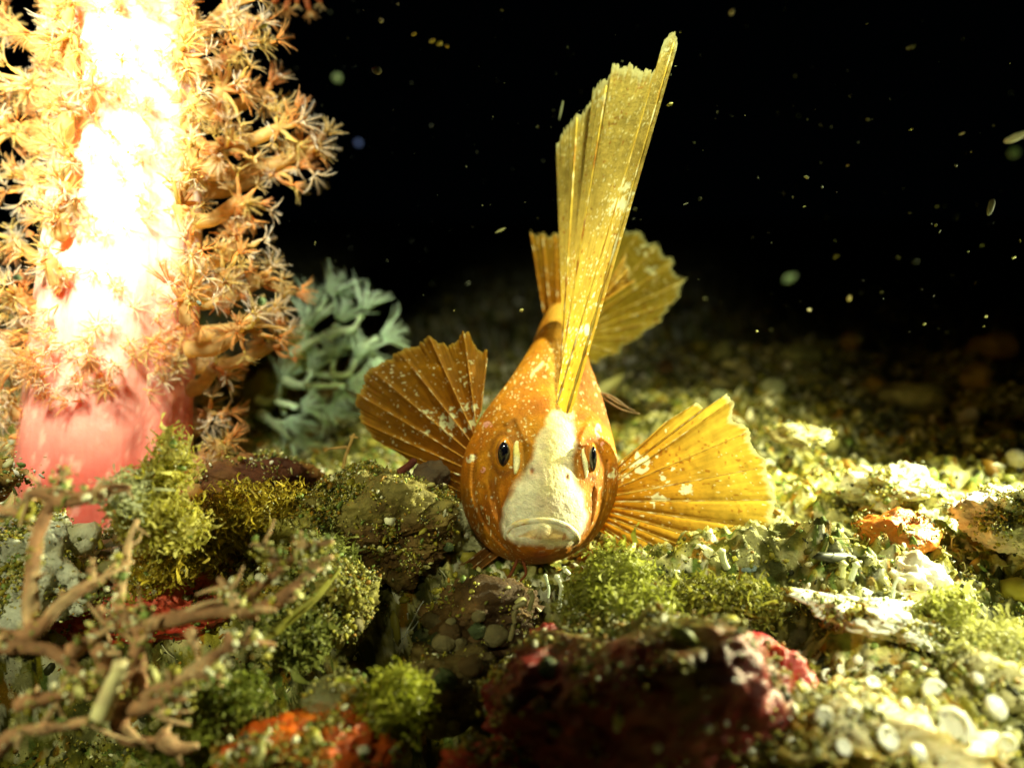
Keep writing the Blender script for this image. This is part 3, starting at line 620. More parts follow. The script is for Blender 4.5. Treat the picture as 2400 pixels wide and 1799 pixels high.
# ragged skin tags: one on the left fin tip, the thin barbels under the chin
mb = MB()
for pts in ([(1212, 1312, 11.2), (1200, 1340, 11.1), (1180, 1372, 11.0), (1168, 1395, 11.0)], [(1225, 1310, 11.2), (1232, 1345, 11.0), (1205, 1372, 11.0)]):
    q = spline([tuple(P(*p)) for p in pts], 16); V, Q, T = tube(q, np.linspace(.026, .01, 16), 8, .3, 3); mb.add(V, Q, T, (.16, .04, .01))
mb.build('chin_tassel', M['skin'], parent=fish)
mb = MB()
bm_n = 240; idx = rng.integers(0, nb-2, 9000); vn = vnormals(body); cnt = 0
Vw = BVf[idx]; fu, fv, fd = UV(Vw); ok = (vn[idx]@(-FW) > .05) & (fd > 10.4) & (fd < 14.5) & (fbm(Vw*1.5, 2, 88) > .02) & ~((fu > 1215) & (fu < 1350) & (fv > 960)) & (rng.random(9000) < .28)
grains(mb, Vw[ok], .008*np.exp(rng.normal(0, .5, ok.sum())), np.tile([[.86, .80, .52]], (ok.sum(), 1))*rng.uniform(.7, 1.1, (ok.sum(), 1)), aniso=.6)
tag(mb.build('skin_specks', M['grain'], parent=fish), kind='stuff')

# ------------------------------------------------------------------ polyps and soft corals
def polyp_shape(seed, nt_=8, length=.22, stem=.14, spread=.9, pin=True, col0=(.85, .42, .12), col1=(.9, .55, .25), rad=.018):
    r_ = np.random.default_rng(seed); mb = MB()
    z = np.linspace(-stem, 0, 5); st = np.stack([.02*np.sin(z*9+seed), .02*np.cos(z*7), z], 1)
    V, Q, T = tube(st, np.linspace(.030, .038, 5)*rad/.018, 7); mb.add(V, Q, T, col0)
    for k in range(nt_):
        a = 2*np.pi*k/nt_+r_.normal(0, .12); el = spread*r_.uniform(.75, 1.15); L = length*r_.uniform(.8, 1.15)
        t = np.linspace(0, 1, 7); ang = el*(.55+.75*t); dr = np.cumsum(np.sin(ang))/7*L; dz = np.cumsum(np.cos(ang))/7*L
        pts = np.stack([np.cos(a)*(dr+.02), np.sin(a)*(dr+.02), dz], 1)
        V, Q, T = tube(pts, np.linspace(rad, rad*.22, 7), 5); mb.add(V, Q, T, mixc(col0, col1, np.linspace(0, 1, 1).repeat(len(V))*.6))
        if pin:
            tg = np.gradient(pts, axis=0); tg /= np.linalg.norm(tg, axis=1)[:, None]; side = np.array([-np.sin(a), np.cos(a), 0])
            for i in np.linspace(1.0, 6, 12):
                p0 = np.array([np.interp(i, range(7), pts[:, c]) for c in range(3)]); tt = tg[int(i)]
                for sg in (-1, 1):
                    e = p0+(side*sg+tt*.8)*L*.30*(1-.10*i)*r_.uniform(.7, 1.2)
                    b0 = .0032; V = np.array([p0-tt*b0, p0+tt*b0, e, p0+np.cross(tt, side)*b0]); mb.add(V, None, [[0, 1, 2], [1, 3, 2], [3, 0, 2]], col1)
    return mb.get()
def orient(dirv, roll):
    q = Vector(dirv).to_track_quat('Z', 'Y'); return q.to_matrix().to_3x3() @ Matrix.Rotation(roll, 3, 'Z')
def plant_polyps(root, specs, shapes, name='polyp', m=None, ncap=100):
    """specs: (pos, dir, scale); the ones that show largest are parts, the rest one part of kind stuff"""
    meshes = []
    for V, F, C_ in shapes:
        o = mk(name, V+WO[root.name], F, m, parent=root, cols=C_); meshes.append(o)
    order = sorted(range(len(specs)), key=lambda i: -specs[i][2]/((np.array(specs[i][0])-CP)@FW)*(1 if specs[i][3] else .01))
    rest = MB()
    for k, i in enumerate(order):
        pos, dr, sc, vis = specs[i]; j = i % len(shapes); R = orient(dr, rng.uniform(0, 6.28))
        if k < ncap:
            o = meshes[k] if k < len(meshes) else bpy.data.objects.new(name, meshes[j].data)
            if k >= len(meshes): S.collection.objects.link(o); o.parent = root
            Mx = R.to_4x4(); o.matrix_local = Matrix.Translation(Vector(np.array(pos)-WO[root.name])) @ Mx @ Matrix.Scale(sc, 4)
        else:
            V, F, C_ = shapes[j]; V2 = (V*sc)@np.array(R).T+np.array(pos); F2 = F
            rest.V.append(V2); rest.Q.append(F2[0]+rest.n); rest.T.append(F2[1]+rest.n); rest.C.append(C_); rest.n += len(V2)
    if rest.n: tag(rest.build('polyp_mass', m, parent=root), kind='stuff')

coral = empty('soft_coral', P(248, 1330, 13.0), 'tall pink soft coral column covered in orange polyps, brightly lit at the left', 'coral')
ST = np.array([(1390, 246, 186), (1300, 247, 184), (1180, 248, 183), (1000, 252, 182), (860, 264, 176), (650, 286, 172), (400, 298, 158), (100, 303, 150), (-200, 303, 140), (-380, 300, 105), (-440, 300, 30)], float)
sv = spline(ST, 150); th = np.linspace(0, 2*np.pi, 160, endpoint=False)
DC = 13.3; px = K*DC
cen = P(sv[:, 1], sv[:, 0], np.full(150, DC)); rad = sv[:, 2]*px
fold = 1+.004*np.sin(th*57)[None]+.003*np.sin(th*83+2)[None]+.02*np.sin(th*11)[None]+.02*np.sin(th*5+1)[None]
SV = cen[:, None]+(rad[:, None]*fold)[..., None]*(np.cos(th)[None, :, None]*RT+np.sin(th)[None, :, None]*np.array([0, 1., 0]))
SV = SV+(.06*fbm(SV*.9, 3, 4)+.012*fbm(SV*5, 3, 5))[..., None]*np.array([1, -1, 0])
Cs = mixc((.86, .34, .24), (.88, .46, .34), sm(-.3, .4, fbm(SV*1.2, 3, 6))); Cs = mixc(Cs, (.93, .74, .58), sm(800, 450, sv[:, 0])[:, None]*.8*np.ones((1, 160)))  # upper column paler: the torch glare is put into the flesh colour
Cs = mixc(Cs, (.72, .11, .065), sm(0, 1.0, (sv[:, 0]-720)/400)[:, None]*.8*np.ones((1, 160)))  # base deepened in colour, where less torch light should reach
fine_ = fbm(SV*np.array([14, 14, 3.0]), 2, 7); Cs = mixc(Cs, (.92, .55, .38), sm(.3, .5, fine_)*.5)
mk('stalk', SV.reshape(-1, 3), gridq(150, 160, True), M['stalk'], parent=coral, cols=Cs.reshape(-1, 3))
CL = [(160, 20, 30, 60, 6), (165, 130, 30, 60, 6), (160, 260, 30, 60, 6), (165, 370, 30, 60, 6), (170, 450, 30, 50, 6), (440, 30, 30, 60, 6), (445, 240, 30, 60, 6), (450, 350, 30, 60, 6), (455, 580, 30, 60, 6), (530, 20, 80, 60, 12), (560, 110, 60, 60, 12), (520, 210, 60, 70, 12), (620, 215, 60, 45, 10), (655, 300, 50, 50, 9), (715, 360, 50, 60, 14), (640, 400, 55, 45, 10), (530, 350, 60, 70, 12), (560, 470, 55, 60, 11), (560, 570, 48, 50, 10),
      (520, 650, 60, 60, 11), (610, 660, 60, 45, 12), (650, 730, 40, 50, 11), (570, 770, 70, 55, 13), (640, 810, 35, 40, 7), (500, 860, 50, 40, 8), (490, 960, 36, 50, 7), (520, 1040, 40, 36, 8), (480, 1100, 28, 24, 4),
      (10, 60, 60, 80, 13), (70, 190, 60, 60, 12), (20, 300, 50, 60, 9), (110, 310, 60, 60, 12), (80, 430, 45, 45, 11), (150, 500, 40, 40, 7), (30, 560, 34, 40, 6), (120, 610, 40, 40, 7), (40, 690, 60, 50, 12), (100, 760, 50, 50, 10),
      (50, 850, 60, 60, 13), (20, 950, 45, 50, 9), (50, 1020, 36, 36, 7), (170, 80, 60, 80, 8), (210, 200, 50, 60, 7), (420, 120, 40, 80, 8), (420, 480, 40, 90, 9), (430, 700, 50, 60, 10)]
specs = []
for (u, v, ru, rv, n) in CL:
    side = 1 if u > 300 else -1
    d0 = 12.9+rng.uniform(-.5, .7) if abs(u-290) > 170 else 11.95
    c = P(u, v, d0); ax = P(290, v+60, DC); inner = P(290+side*150, v+50, d0+.1)
    mb = MB(); mid = (c+inner)/2+np.array([0, 0, -.12])
    V, Q, T = tube(spline([inner, mid, c], 12), np.linspace(.15, .09, 12), 9, .3, int(u)); mb.add(V, Q, T, (.78, .55, .20))
    for k in range(int(n*(1.25 if u > 480 else 1.5))):
        a = rng.normal(size=3); a /= np.linalg.norm(a); a[1] = -abs(a[1])*.6 if rng.random() < .75 else a[1]
        a = a+np.array([side*.35, 0, 0]); pos = c+a*np.array([ru, (ru+rv)/2, rv])*K*d0*rng.uniform(.4, 1.2)
        dv = (pos-c)/np.linalg.norm(pos-c)
        q = spline([c, c+(pos-c)*.55+rng.normal(0, .03, 3), pos-dv*.06], 6)
        V, Q, T = tube(q, np.linspace(.046, .024, 6), 6, .2, k); mb.add(V, Q, T, mixc((.76, .62, .22), (.90, .50, .18), np.full(len(V), rng.random())))
        sc = rng.uniform(.7, 1.45); specs.append((pos, dv+np.array([side*.15, 0, .1]), sc, True))
    mb.build('branch', M['polyp'], parent=coral)
# polyps straight on the column, thick in a collar low down and sparse above
for k in range(330):
    if k < 120: v = rng.normal(815, 36); u0 = rng.uniform(-1.0, 1.0)
    else: v = -60+590*rng.random() if k % 8 else rng.uniform(520, 740); u0 = rng.uniform(-1, 1)
    i = int(np.argmin(np.abs(sv[:, 0]-v))); a = -np.pi/2+u0*1.25
    n = RT*math.cos(a)+np.array([0, 1., 0])*math.sin(a); pos = cen[i]+rad[i]*n
    if k < 120: pos = pos + n*rng.uniform(0, .22)
    specs.append((pos+n*.11, n+np.array([0, 0, -.2 if k < 120 else .1])+rng.normal(0, .25, 3), rng.uniform(.7, 1.1), True))
POLC = [((.85, .62, .18), (.97, .86, .55)), ((.95, .52, .14), (.98, .70, .30)), ((.80, .66, .20), (.95, .80, .40)), ((.96, .80, .50), (.99, .93, .78)), ((.93, .52, .16), (.97, .66, .34))]
shapes = [polyp_shape(s, length=rng.uniform(.17, .30), spread=(.45 if s % 5 == 4 else rng.uniform(.7, 1.2)), rad=.0068, col0=POLC[s % 5][0], col1=POLC[s % 5][1]) for s in range(14)]
plant_polyps(coral, specs, shapes, m=M['polyp'])
# a dim piece of coral hanging in at the top edge
top = empty('soft_coral', P(705, -10, 14.5), 'dim orange coral tip hanging in at the top edge right of the column', 'coral')
mb = MB(); sp2 = []
for k in range(5):
    e = P(640+k*28, 6+(k % 2)*14, 14.4+.1*k); q = spline([P(700, -60, 14.6), (e+P(700, -60, 14.6))/2, e], 8)
    V, Q, T = tube(q, np.linspace(.09, .045, 8), 7, .2, k); mb.add(V, Q, T, (.5, .17, .05)); sp2.append((e, rng.normal(size=3)*.4+np.array([0, 0, -1]), .8, True))
mb.build('branch', M['polyp'], parent=top); plant_polyps(top, sp2, shapes[:2], m=M['polyp'])

# pale green soft coral behind
pale = empty('soft_coral', P(600, 1060, 17.0), 'pale green white soft coral with forked feathery arms behind the pink one', 'coral')
def c2(x, y, d=17.0): return tuple(P(508+x*.27, 645+y*.27, d))
PAL_B = [[(350, 1080), (440, 1100), (520, 1070), (600, 1200)], [(520, 1080), (560, 950)], [(520, 1090), (660, 1130), (700, 1130)], [(580, 900), (680, 950), (770, 960), (860, 1040), (930, 1120)], [(770, 950), (820, 840)], [(770, 960), (950, 960), (1110, 950)],
         [(740, 770), (860, 840), (1000, 880), (1040, 960)], [(1000, 860), (1010, 740)], [(1000, 870), (1140, 860), (1210, 740)], [(1140, 850), (1210, 910)], [(650, 680), (760, 610), (880, 550), (970, 510), (1040, 420)], [(760, 620), (880, 680), (1060, 640), (1270, 600), (1360, 700)],
         [(1270, 600), (1400, 550)], [(960, 520), (1080, 480), (1190, 460), (1260, 330)], [(1190, 460), (1230, 560)], [(700, 500), (760, 400), (800, 280)], [(720, 480), (860, 340), (960, 200)], [(800, 420), (960, 300), (1040, 220)], [(370, 1190), (460, 1260), (560, 1350), (640, 1420)],
         [(470, 1270), (600, 1280)], [(240, 1240), (330, 1380), (420, 1480)], [(760, 560), (780, 480)]]
mb = MB(); sp3 = []
for i, b in enumerate(PAL_B):
    d0 = 17+.35*math.sin(i*2.3); q = spline([c2(x, y, d0) for x, y in b], 16); r0 = .12 if len(b) > 3 else .08
    V, Q, T = tube(q, np.linspace(r0, .035, 16), 9, .15, i); mb.add(V, Q, T, (.68, .84, .50)); dv = q[-1]-q[-3]; sp3.append((q[-1], dv/np.linalg.norm(dv), 2.3, True))
mb.build('arms', M['alga'], parent=pale)
mb = MB()
for (x, y, r) in [(420, 1000, 150), (330, 1150, 120), (640, 780, 110), (760, 700, 80), (700, 560, 70), (780, 440, 50), (500, 920, 90)]:
    bv, bf = ico(4); c = np.array(c2(x, y, 17.6)); V = bv*(1+.3*fbm(bv*1.6+x, 3, 4))[:, None]*r*.3016*K*17.6*np.array([1, .8, 1])+c; mb.add(V, None, bf, (.26, .27, .04))
mb.build('trunk', M['alga'], parent=pale)
plant_polyps(pale, sp3, [polyp_shape(50+s, nt_=12, length=.34, stem=.05, spread=.75, col0=(.68, .88, .58), col1=(.72, .9, .64), rad=.009) for s in range(3)], m=M['alga'])

# ------------------------------------------------------------------ algae
def branches(name, label, cat, lines, conv, m, col, alt, r0, r1, seed=0, fuzz=0, part='branch', group=None, twiglets=0):
    allp = [tuple(conv(*p)) for p in lines[0]]; root = empty(name, allp[0], label, cat, group)
    X = []
    for i, b in enumerate(lines):
        q = spline([tuple(conv(*p)) for p in b], 10*len(b)); q = q+.05*np.stack([fbm(q*1.7+i, 2, seed+k) for k in range(3)], 1)
        rr = np.linspace(r0 if len(b) > 2 else (r0+r1)/2, r1, len(q)); V, Q, T = tube(q, rr, 10, .35, seed+i)
        bmx = MB(); bmx.add(V, Q, T, mixc(col, alt, sm(0, .45, fbm(V*2.2, 3, seed+5)))); X.append(q)
        for k in range(twiglets*len(b)//3):
            j_ = rng.integers(2, len(q)-1); dv = rng.normal(size=3); dv[1] *= .5; dv /= np.linalg.norm(dv); dv = dv+.6*(q[j_]-q[j_-1])/(np.linalg.norm(q[j_]-q[j_-1])+1e-9); L_ = rng.uniform(.08, .34)
            V, Q, T = tube(spline([q[j_], q[j_]+dv*L_*.5+rng.normal(0, .02, 3), q[j_]+dv*L_], 7), np.linspace(rr[j_]*.6, rr[j_]*.22, 7), 7, .3, k); bmx.add(V, Q, T, alt)
        bmx.build(part, m, parent=root)
    if fuzz:
        X = np.concatenate(X); idx = rng.integers(0, len(X), fuzz); mb = MB()
        cl = fbm(X[idx]*1.6, 2, seed+8) > 0
        p = X[idx][cl]+rng.normal(0, r0*.8, (cl.sum(), 3)); grains(mb, p, .013*np.exp(rng.normal(0, .5, len(p))), palette(len(p), (4, 2, 1, 5, 1, .5, 4, 2, 3))); tag(mb.build('sediment', M['grain'], parent=root), kind='stuff')
    return root
def cA(x, y, d=7.9): return P(x*.4215, 1100+y*.4215, d)
BR = [[(650, 1400, 7.8), (700, 1150, 7.7), (780, 900, 7.8), (640, 790, 8.0), (650, 650, 8.1), (700, 400, 8.2), (745, 290, 8.3)],
      [(690, 1330, 7.7), (900, 1300, 7.6), (1040, 1270, 7.6)], [(820, 1270, 7.7), (960, 1200, 7.6), (1100, 1110, 7.6), (1270, 1000, 7.7), (1400, 960, 7.8), (1530, 970, 7.9)], [(1270, 1000, 7.7), (1270, 900, 7.7)], [(1080, 1130, 7.6), (1240, 1150, 7.6)],
      [(780, 900, 7.8), (1000, 830, 7.9), (1290, 770, 8.0), (1390, 680, 8.1), (1560, 550, 8.2), (1700, 450, 8.3), (1840, 400, 8.3)], [(1570, 550, 8.2), (1500, 490, 8.2), (1440, 430, 8.2)], [(1340, 790, 8.0), (1500, 755, 8.1), (1640, 650, 8.2), (1750, 530, 8.3), (1840, 490, 8.3)],
      [(1320, 740, 8.0), (1280, 670, 8.0), (1220, 600, 8.0)], [(1700, 440, 8.3), (1620, 420, 8.3)],
      [(-60, 930, 7.6), (180, 900, 7.7), (350, 760, 7.8), (500, 660, 7.9), (560, 630, 8.0), (490, 560, 8.0)], [(170, 900, 7.7), (160, 720, 7.8), (190, 450, 7.9), (270, 220, 8.0), (340, 90, 8.1), (350, 0, 8.2)], [(330, 160, 8.0), (210, 140, 8.0), (120, 150, 8.0)],
      [(310, 160, 8.0), (450, 160, 8.0), (600, 120, 8.1), (700, 110, 8.1)], [(-60, 1000, 7.5), (250, 1000, 7.6), (420, 1090, 7.6), (540, 1210, 7.7), (640, 1330, 7.7)], [(390, 1010, 7.6), (560, 900, 7.8), (640, 800, 7.9)], [(-60, 1600, 7.4), (90, 1470, 7.4), (300, 1430, 7.5), (560, 1380, 7.6), (650, 1340, 7.7)],
      [(80, 1310, 7.5), (250, 1270, 7.6), (400, 1240, 7.7)], [(740, 1350, 7.7), (760, 1100, 7.9), (740, 860, 7.9), (770, 760, 7.9)], [(900, 1500, 7.7), (1010, 1560, 7.7), (1110, 1550, 7.7)], [(650, 1400, 7.8), (700, 1500, 7.8), (880, 1500, 7.8)], [(560, 980, 7.7), (600, 1100, 7.7), (650, 1200, 7.7)],
      [(-50, 240, 8.2), (60, 230, 8.2), (150, 270, 8.1)], [(540, 760, 7.9), (560, 800, 7.9)], [(1050, 900, 7.8), (1080, 1010, 7.7)]]
branches('branching_alga', 'pinkish brown branching alga in the blurred foreground at the lower left', 'alga', BR, cA, M['twig'], (.38, .20, .11), (.56, .38, .22), .085, .028, seed=3, fuzz=3200, twiglets=4)
mkp = [[(560, 1360, 7.5), (600, 1270, 7.5), (660, 1150, 7.5), (700, 1070, 7.5)]]
branches('coral_finger', 'bleached yellowish stick standing in the fork of the brown alga', 'coral', mkp, cA, M['shell'], (.78, .74, .42), (.6, .5, .3), .10, .08, seed=5)
branches('coral_finger', 'pale rough coral finger pointing right over the red sponge', 'coral', [[(150, 470, 10.5), (260, 420, 10.4), (400, 370, 10.3), (530, 340, 10.3)], [(400, 372, 10.3), (430, 410, 10.3), (500, 385, 10.3)]], cA, M['rock'], (.62, .62, .42), (.8, .8, .66), .17, .12, seed=6, fuzz=500)
branches('brown_twig', 'small brown encrusted twig tip at the left edge beside the coral foot', 'twig', [[(-30, 20, 10.8), (40, 60, 10.7), (90, 40, 10.7), (145, 10, 10.7)], [(-20, 140, 10.8), (30, 100, 10.8), (70, 60, 10.8)], [(20, 60, 10.8), (20, 0, 10.8), (0, -50, 10.8)]], cA, M['rock'], (.32, .19, .03), (.5, .34, .08), .13, .05, seed=7, fuzz=300)
def cB(x, y, d=11.5): return P(x, y, d)
branches('twig', 'tiny crusty forked twig sticking up between the coral and the left fin', 'twig', [[(805, 1095, 12), (812, 1060, 12), (822, 1030, 12), (828, 1020, 12)], [(814, 1045, 12), (795, 1048, 12), (770, 1052, 12), (760, 1058, 12)], [(824, 1026, 12), (842, 1028, 12)], [(822, 1030, 12), (829, 1018, 12)]], cB, M['twig'], (.55, .36, .12), (.65, .5, .25), .028, .014, seed=8)
branches('feather_strand', 'faint pinkish feathery strand above the pale stones behind the right fin', 'strand', [[(1390, 912, 12.6), (1420, 930, 12.6), (1455, 948, 12.6), (1488, 962, 12.6)], [(1400, 915, 12.6), (1440, 930, 12.6), (1480, 958, 12.6)], [(1400, 922, 12.6), (1450, 952, 12.6), (1500, 966, 12.6)]], cB, M['alga'], (.45, .32, .2), (.5, .4, .28), .016, .006, seed=9)
branches('hydroid', 'fine grey curling hydroid thread hanging in the dark hollow', 'hydroid', [[(927, 1600, 9.8), (932, 1540, 9.8), (950, 1480, 9.8), (975, 1430, 9.8), (992, 1410, 9.8)], [(935, 1530, 9.8), (925, 1520, 9.8)], [(945, 1490, 9.8), (960, 1478, 9.8), (976, 1458, 9.8)], [(942, 1500, 9.8), (960, 1490, 9.8)], [(962, 1455, 9.8), (960, 1440, 9.8)]], cB, M['alga'], (.4, .42, .4), (.5, .5, .45), .009, .005, seed=10)
branches('wire_strand', 'thin straight pale strand lying across the bottom right of the hollow', 'strand', [[(1330, 1715, 8.2), (1390, 1740, 8.1), (1450, 1770, 8.0)], [(1345, 1715, 8.2), (1400, 1735, 8.1), (1462, 1762, 8.0)]], cB, M['twig'], (.4, .42, .18), (.55, .55, .3), .022, .014, seed=12)
branches('kelp_strip', 'long olive yellow weed blade slanting beside the hollow, left of it', 'alga', [[(600, 1505, 8.6), (680, 1450, 8.8), (740, 1400, 8.9), (800, 1330, 9.2)], [(640, 1480, 8.6), (720, 1420, 8.8), (770, 1360, 9.0)]], cB, M['alga'], (.34, .33, .05), (.42, .4, .08), .05, .02, seed=13)
branches('tassel_twig', 'dark red brown stick poking out under the left fin', 'twig', [[(935, 1110, 11.5), (955, 1095, 11.5), (972, 1080, 11.5)]], cB, M['twig'], (.10, .02, .015), (.2, .06, .03), .06, .05, seed=14)

def fluff(name, label, blobs, col, alt, nfl, seed=0, m=None, fl=.10, dots=0, cat='alga'):
    """soft clump of alga: crumpled see-through lobes and the flakes and threads they are made of"""
    c0 = P(*blobs[0][:3]); root = empty(name, P(blobs[0][0], blobs[0][1]+blobs[0][4], blobs[0][2]), label, cat)
    mb = MB(); fm = MB(); dm = MB()
    for i, (u, v, d, ru, rv) in enumerate(blobs):
        bv, bf = ico(5); s = K*d; r = np.array([ru, (ru+rv)/2, rv])*s
        dsp = .34*fbm(bv*1.8+i*5+seed, 4, seed)+.22*np.abs(fbm(bv*5+seed, 3, seed+2))
        V = bv*(1+dsp[:, None])*r*.92+P(u, v, d); mb.add(V, None, bf, mixc(col, alt, sm(-.2, .4, fbm(V*2.5, 3, seed+3))))
        n = int(nfl*ru*rv/sum(b[3]*b[4] for b in blobs)); idx = rng.integers(0, len(bv), n); X = V[idx]+rng.normal(0, .05, (n, 3))+bv[idx]*np.abs(rng.normal(0, .05, (n, 1)))
        k = 4; a = rotm(n); L = fl*np.exp(rng.normal(0, .4, n))
        t = np.linspace(0, 1, k); loc = np.stack([np.stack([t, .35*np.sin(t*3)*rng.uniform(.3, 1), 0*t-.09*(1-.5*t)], 1), np.stack([t, .35*np.sin(t*3+.6), 0*t+.09*(1-.5*t)], 1)], 1).reshape(-1, 3)
        VV = np.einsum('nij,kj->nki', a, loc)*L[:, None, None]+X[:, None]; q = gridq(k, 2)
        fm.add(VV.reshape(-1, 3), (q[None]+(np.arange(n)*2*k)[:, None, None]).reshape(-1, 4), None, np.repeat(mixc(col, alt, rng.random(n))*rng.uniform(.6, 1.3, (n, 1)), 2*k, 0))
        if dots:
            nd = int(dots/len(blobs)); idx = rng.integers(0, len(bv), nd); grains(dm, V[idx]+bv[idx]*.02, .009*np.exp(rng.normal(0, .5, nd)), palette(nd, (4, 2, 1, 5, 1, .5, 5, 2, 3)))
    mb.build('body', m or M['jelly'], parent=root); tag(fm.build('frond_flakes', M['alga'], parent=root), kind='stuff')
    if dots: tag(dm.build('sediment', M['grain'], parent=root), kind='stuff')
    return root
fluff('filmy_alga', 'yellow green filmy alga draped in front of the foot of the pink coral', [(410, 1070, 9.4, 28, 45), (370, 1130, 9.4, 50, 45), (340, 1200, 9.3, 60, 60), (400, 1230, 9.5, 70, 45)], (.52, .48, .05), (.72, .66, .22), 2600, 3, dots=700)
fluff('filmy_alga', 'olive mossy alga sloping from the knobbly rock down to the red sponge', [(600, 1190, 10.5, 90, 38), (500, 1230, 10.4, 75, 48), (440, 1290, 10.2, 70, 45), (360, 1340, 10.1, 60, 28), (700, 1180, 10.8, 60, 26)], (.42, .31, .02), (.52, .42, .06), 4200, 9, dots=1500)
fluff('white_tuft', 'whitish soft tuft at the left end of the yellow green alga', [(305, 1160, 9.0, 22, 40), (270, 1155, 9.0, 24, 12)], (.72, .76, .55), (.6, .62, .3), 500, 12, m=M['alga'])
fluff('jelly_alga', 'translucent green jelly like alga under the chin right of the hollow', [(1450, 1345, 9.9, 68, 52), (1400, 1400, 9.7, 62, 44), (1490, 1440, 9.3, 90, 55), (1350, 1420, 9.6, 30, 18)], (.30, .32, .03), (.50, .52, .12), 2600, 15, dots=900)
fluff('green_tuft', 'yellow green rounded algal tuft right of the clear sea squirt', [(935, 1640, 8.3, 46, 52), (890, 1690, 8.2, 46, 36)], (.34, .38, .02), (.5, .5, .08), 1800, 18, dots=400)
fluff('green_tuft', 'dark green fuzzy tuft by the bottom edge between brown alga and orange sponge', [(500, 1690, 8.3, 70, 50), (560, 1640, 8.4, 50, 40), (430, 1740, 8.2, 60, 40)], (.14, .18, .02), (.30, .34, .06), 2600, 21, dots=900)
fluff('green_tuft', 'olive fuzzy tuft at the right edge below the bright white rock', [(2340, 1520, 8.8, 75, 48), (2260, 1560, 8.6, 50, 34)], (.38, .38, .09), (.55, .54, .22), 1500, 24, dots=700)
fluff('green_tuft', 'small flat green leaf tuft on the upper right of the white rock', [(2220, 1430, 9.3, 32, 32)], (.36, .38, .06), (.5, .5, .15), 500, 27)
fluff('green_tuft', 'dark green fuzz along the ledge just below the right fin', [(1640, 1400, 9.7, 80, 26), (1740, 1410, 9.7, 70, 28)], (.16, .17, .02), (.32, .3, .05), 2200, 29, dots=900)
fluff('green_tuft', 'soft grey green fuzz on the slope at the left of the hollow', [(700, 1480, 9.4, 70, 60), (760, 1330, 10.0, 60, 50)], (.16, .19, .04), (.30, .32, .08), 2600, 31, dots=1200)
lump('sea_squirt', 795, 1640, 8.5, 88, 50, 70, cf((.30, .32, .16), (.50, .46, .22), 2.0, 71, spots=(.85, .85, .7)), M['jelly'],
     'clear greyish sea squirt with white dots above the orange sponge', 'sea squirt', seed=72, amp=.12, freq=1.2, sub=5, sed=350)

# ------------------------------------------------------------------ white cups, beads and tubes
def cup_mesh(kind):
    n = 28; th = np.linspace(0, 2*np.pi, n, endpoint=False)
    if kind == 'cup': prof = [(.05, -.55), (.6, -.5), (.92, -.2), (1.0, .1), (.92, .33), (.72, .40), (.60, .30), (.48, .27), (.25, .24), (.02, .25)]
    else: prof = [(.05, -.8), (.5, -.75), (.85, -.4), (1.0, 0), (.9, .42), (.62, .72), (.3, .86), (.02, .9)]
    pr = spline(prof, 26); V = np.stack([pr[:, 0:1]*np.cos(th), pr[:, 0:1]*np.sin(th), np.broadcast_to(pr[:, 1:2], (26, n))], -1)
    V = V*(1+.16*fbm(V*1.6, 3, 5)+.05*fbm(V*6, 2, 6))[..., None]; return V.reshape(-1, 3), gridq(26, n, True)
protoc = {}
def cup(u, v, d, r, kind, label, group, bright=1.0, col=(.84, .83, .68)):
    d = min(surf(u, v, d), 12.5); d = d-r*K*d*.35; X = P(u, v, d); key = (kind, col)
    if key not in protoc:
        V, F = cup_mesh(kind); C_ = np.ones((len(V), 1))*np.array(col); C_ = mixc(C_, (.62, .56, .34), sm(.1, .5, fbm(V*2.2, 3, 3))*.6)
        o = mk('shell_cup' if kind == 'cup' else 'shell_bead', V, F, M['shell'], origin=(0, 0, 0), cols=C_); protoc[key] = o
    else: o = protoc[key].copy(); S.collection.objects.link(o)
    o.location = Vector(X); o.scale = (r*K*d*rng.uniform(.8, 1.0), r*K*d*rng.uniform(.8, 1.0), r*K*d*rng.uniform(.6, .85))
    dr = -FW+rng.normal(0, .32, 3)+np.array([0, 0, .35]); o.rotation_euler = orient(dr, rng.uniform(0, 6)).to_euler()
    tag(o, label, 'shell', group); return o
gC = 'white cup shells in the lower right'; gB = 'small pale beads lying on the reef'
for a in [(1877, 1622, 7.9, 24, 'cup', 'white open cup standing out against the red sponge'), (1929, 1677, 7.7, 24, 'cup', 'white ring shaped cup lowest beside the red sponge'), (1938, 1580, 8.0, 15, 'cup', 'small white cup, topmost of the cluster on the cream rock'),
          (1968, 1567, 8.0, 12, 'cup', 'tiny white cup touching the topmost cup on its right'), (1918, 1630, 7.8, 12, 'cup', 'tiny white cup between the two large open cups'), (2002, 1668, 7.7, 19, 'cup', 'dull cream cup right of the ring shaped cup'),
          (2190, 1620, 8.2, 32, 'cup', 'grey green speckled curled cup above the biggest white ball'), (2078, 1728, 7.5, 34, 'cup', 'wide flattened white cup left of the biggest white ball'), (1976, 1750, 7.5, 20, 'cup', 'white cup nearest the bottom edge on the cream rock')]:
    cup(*a, gC)
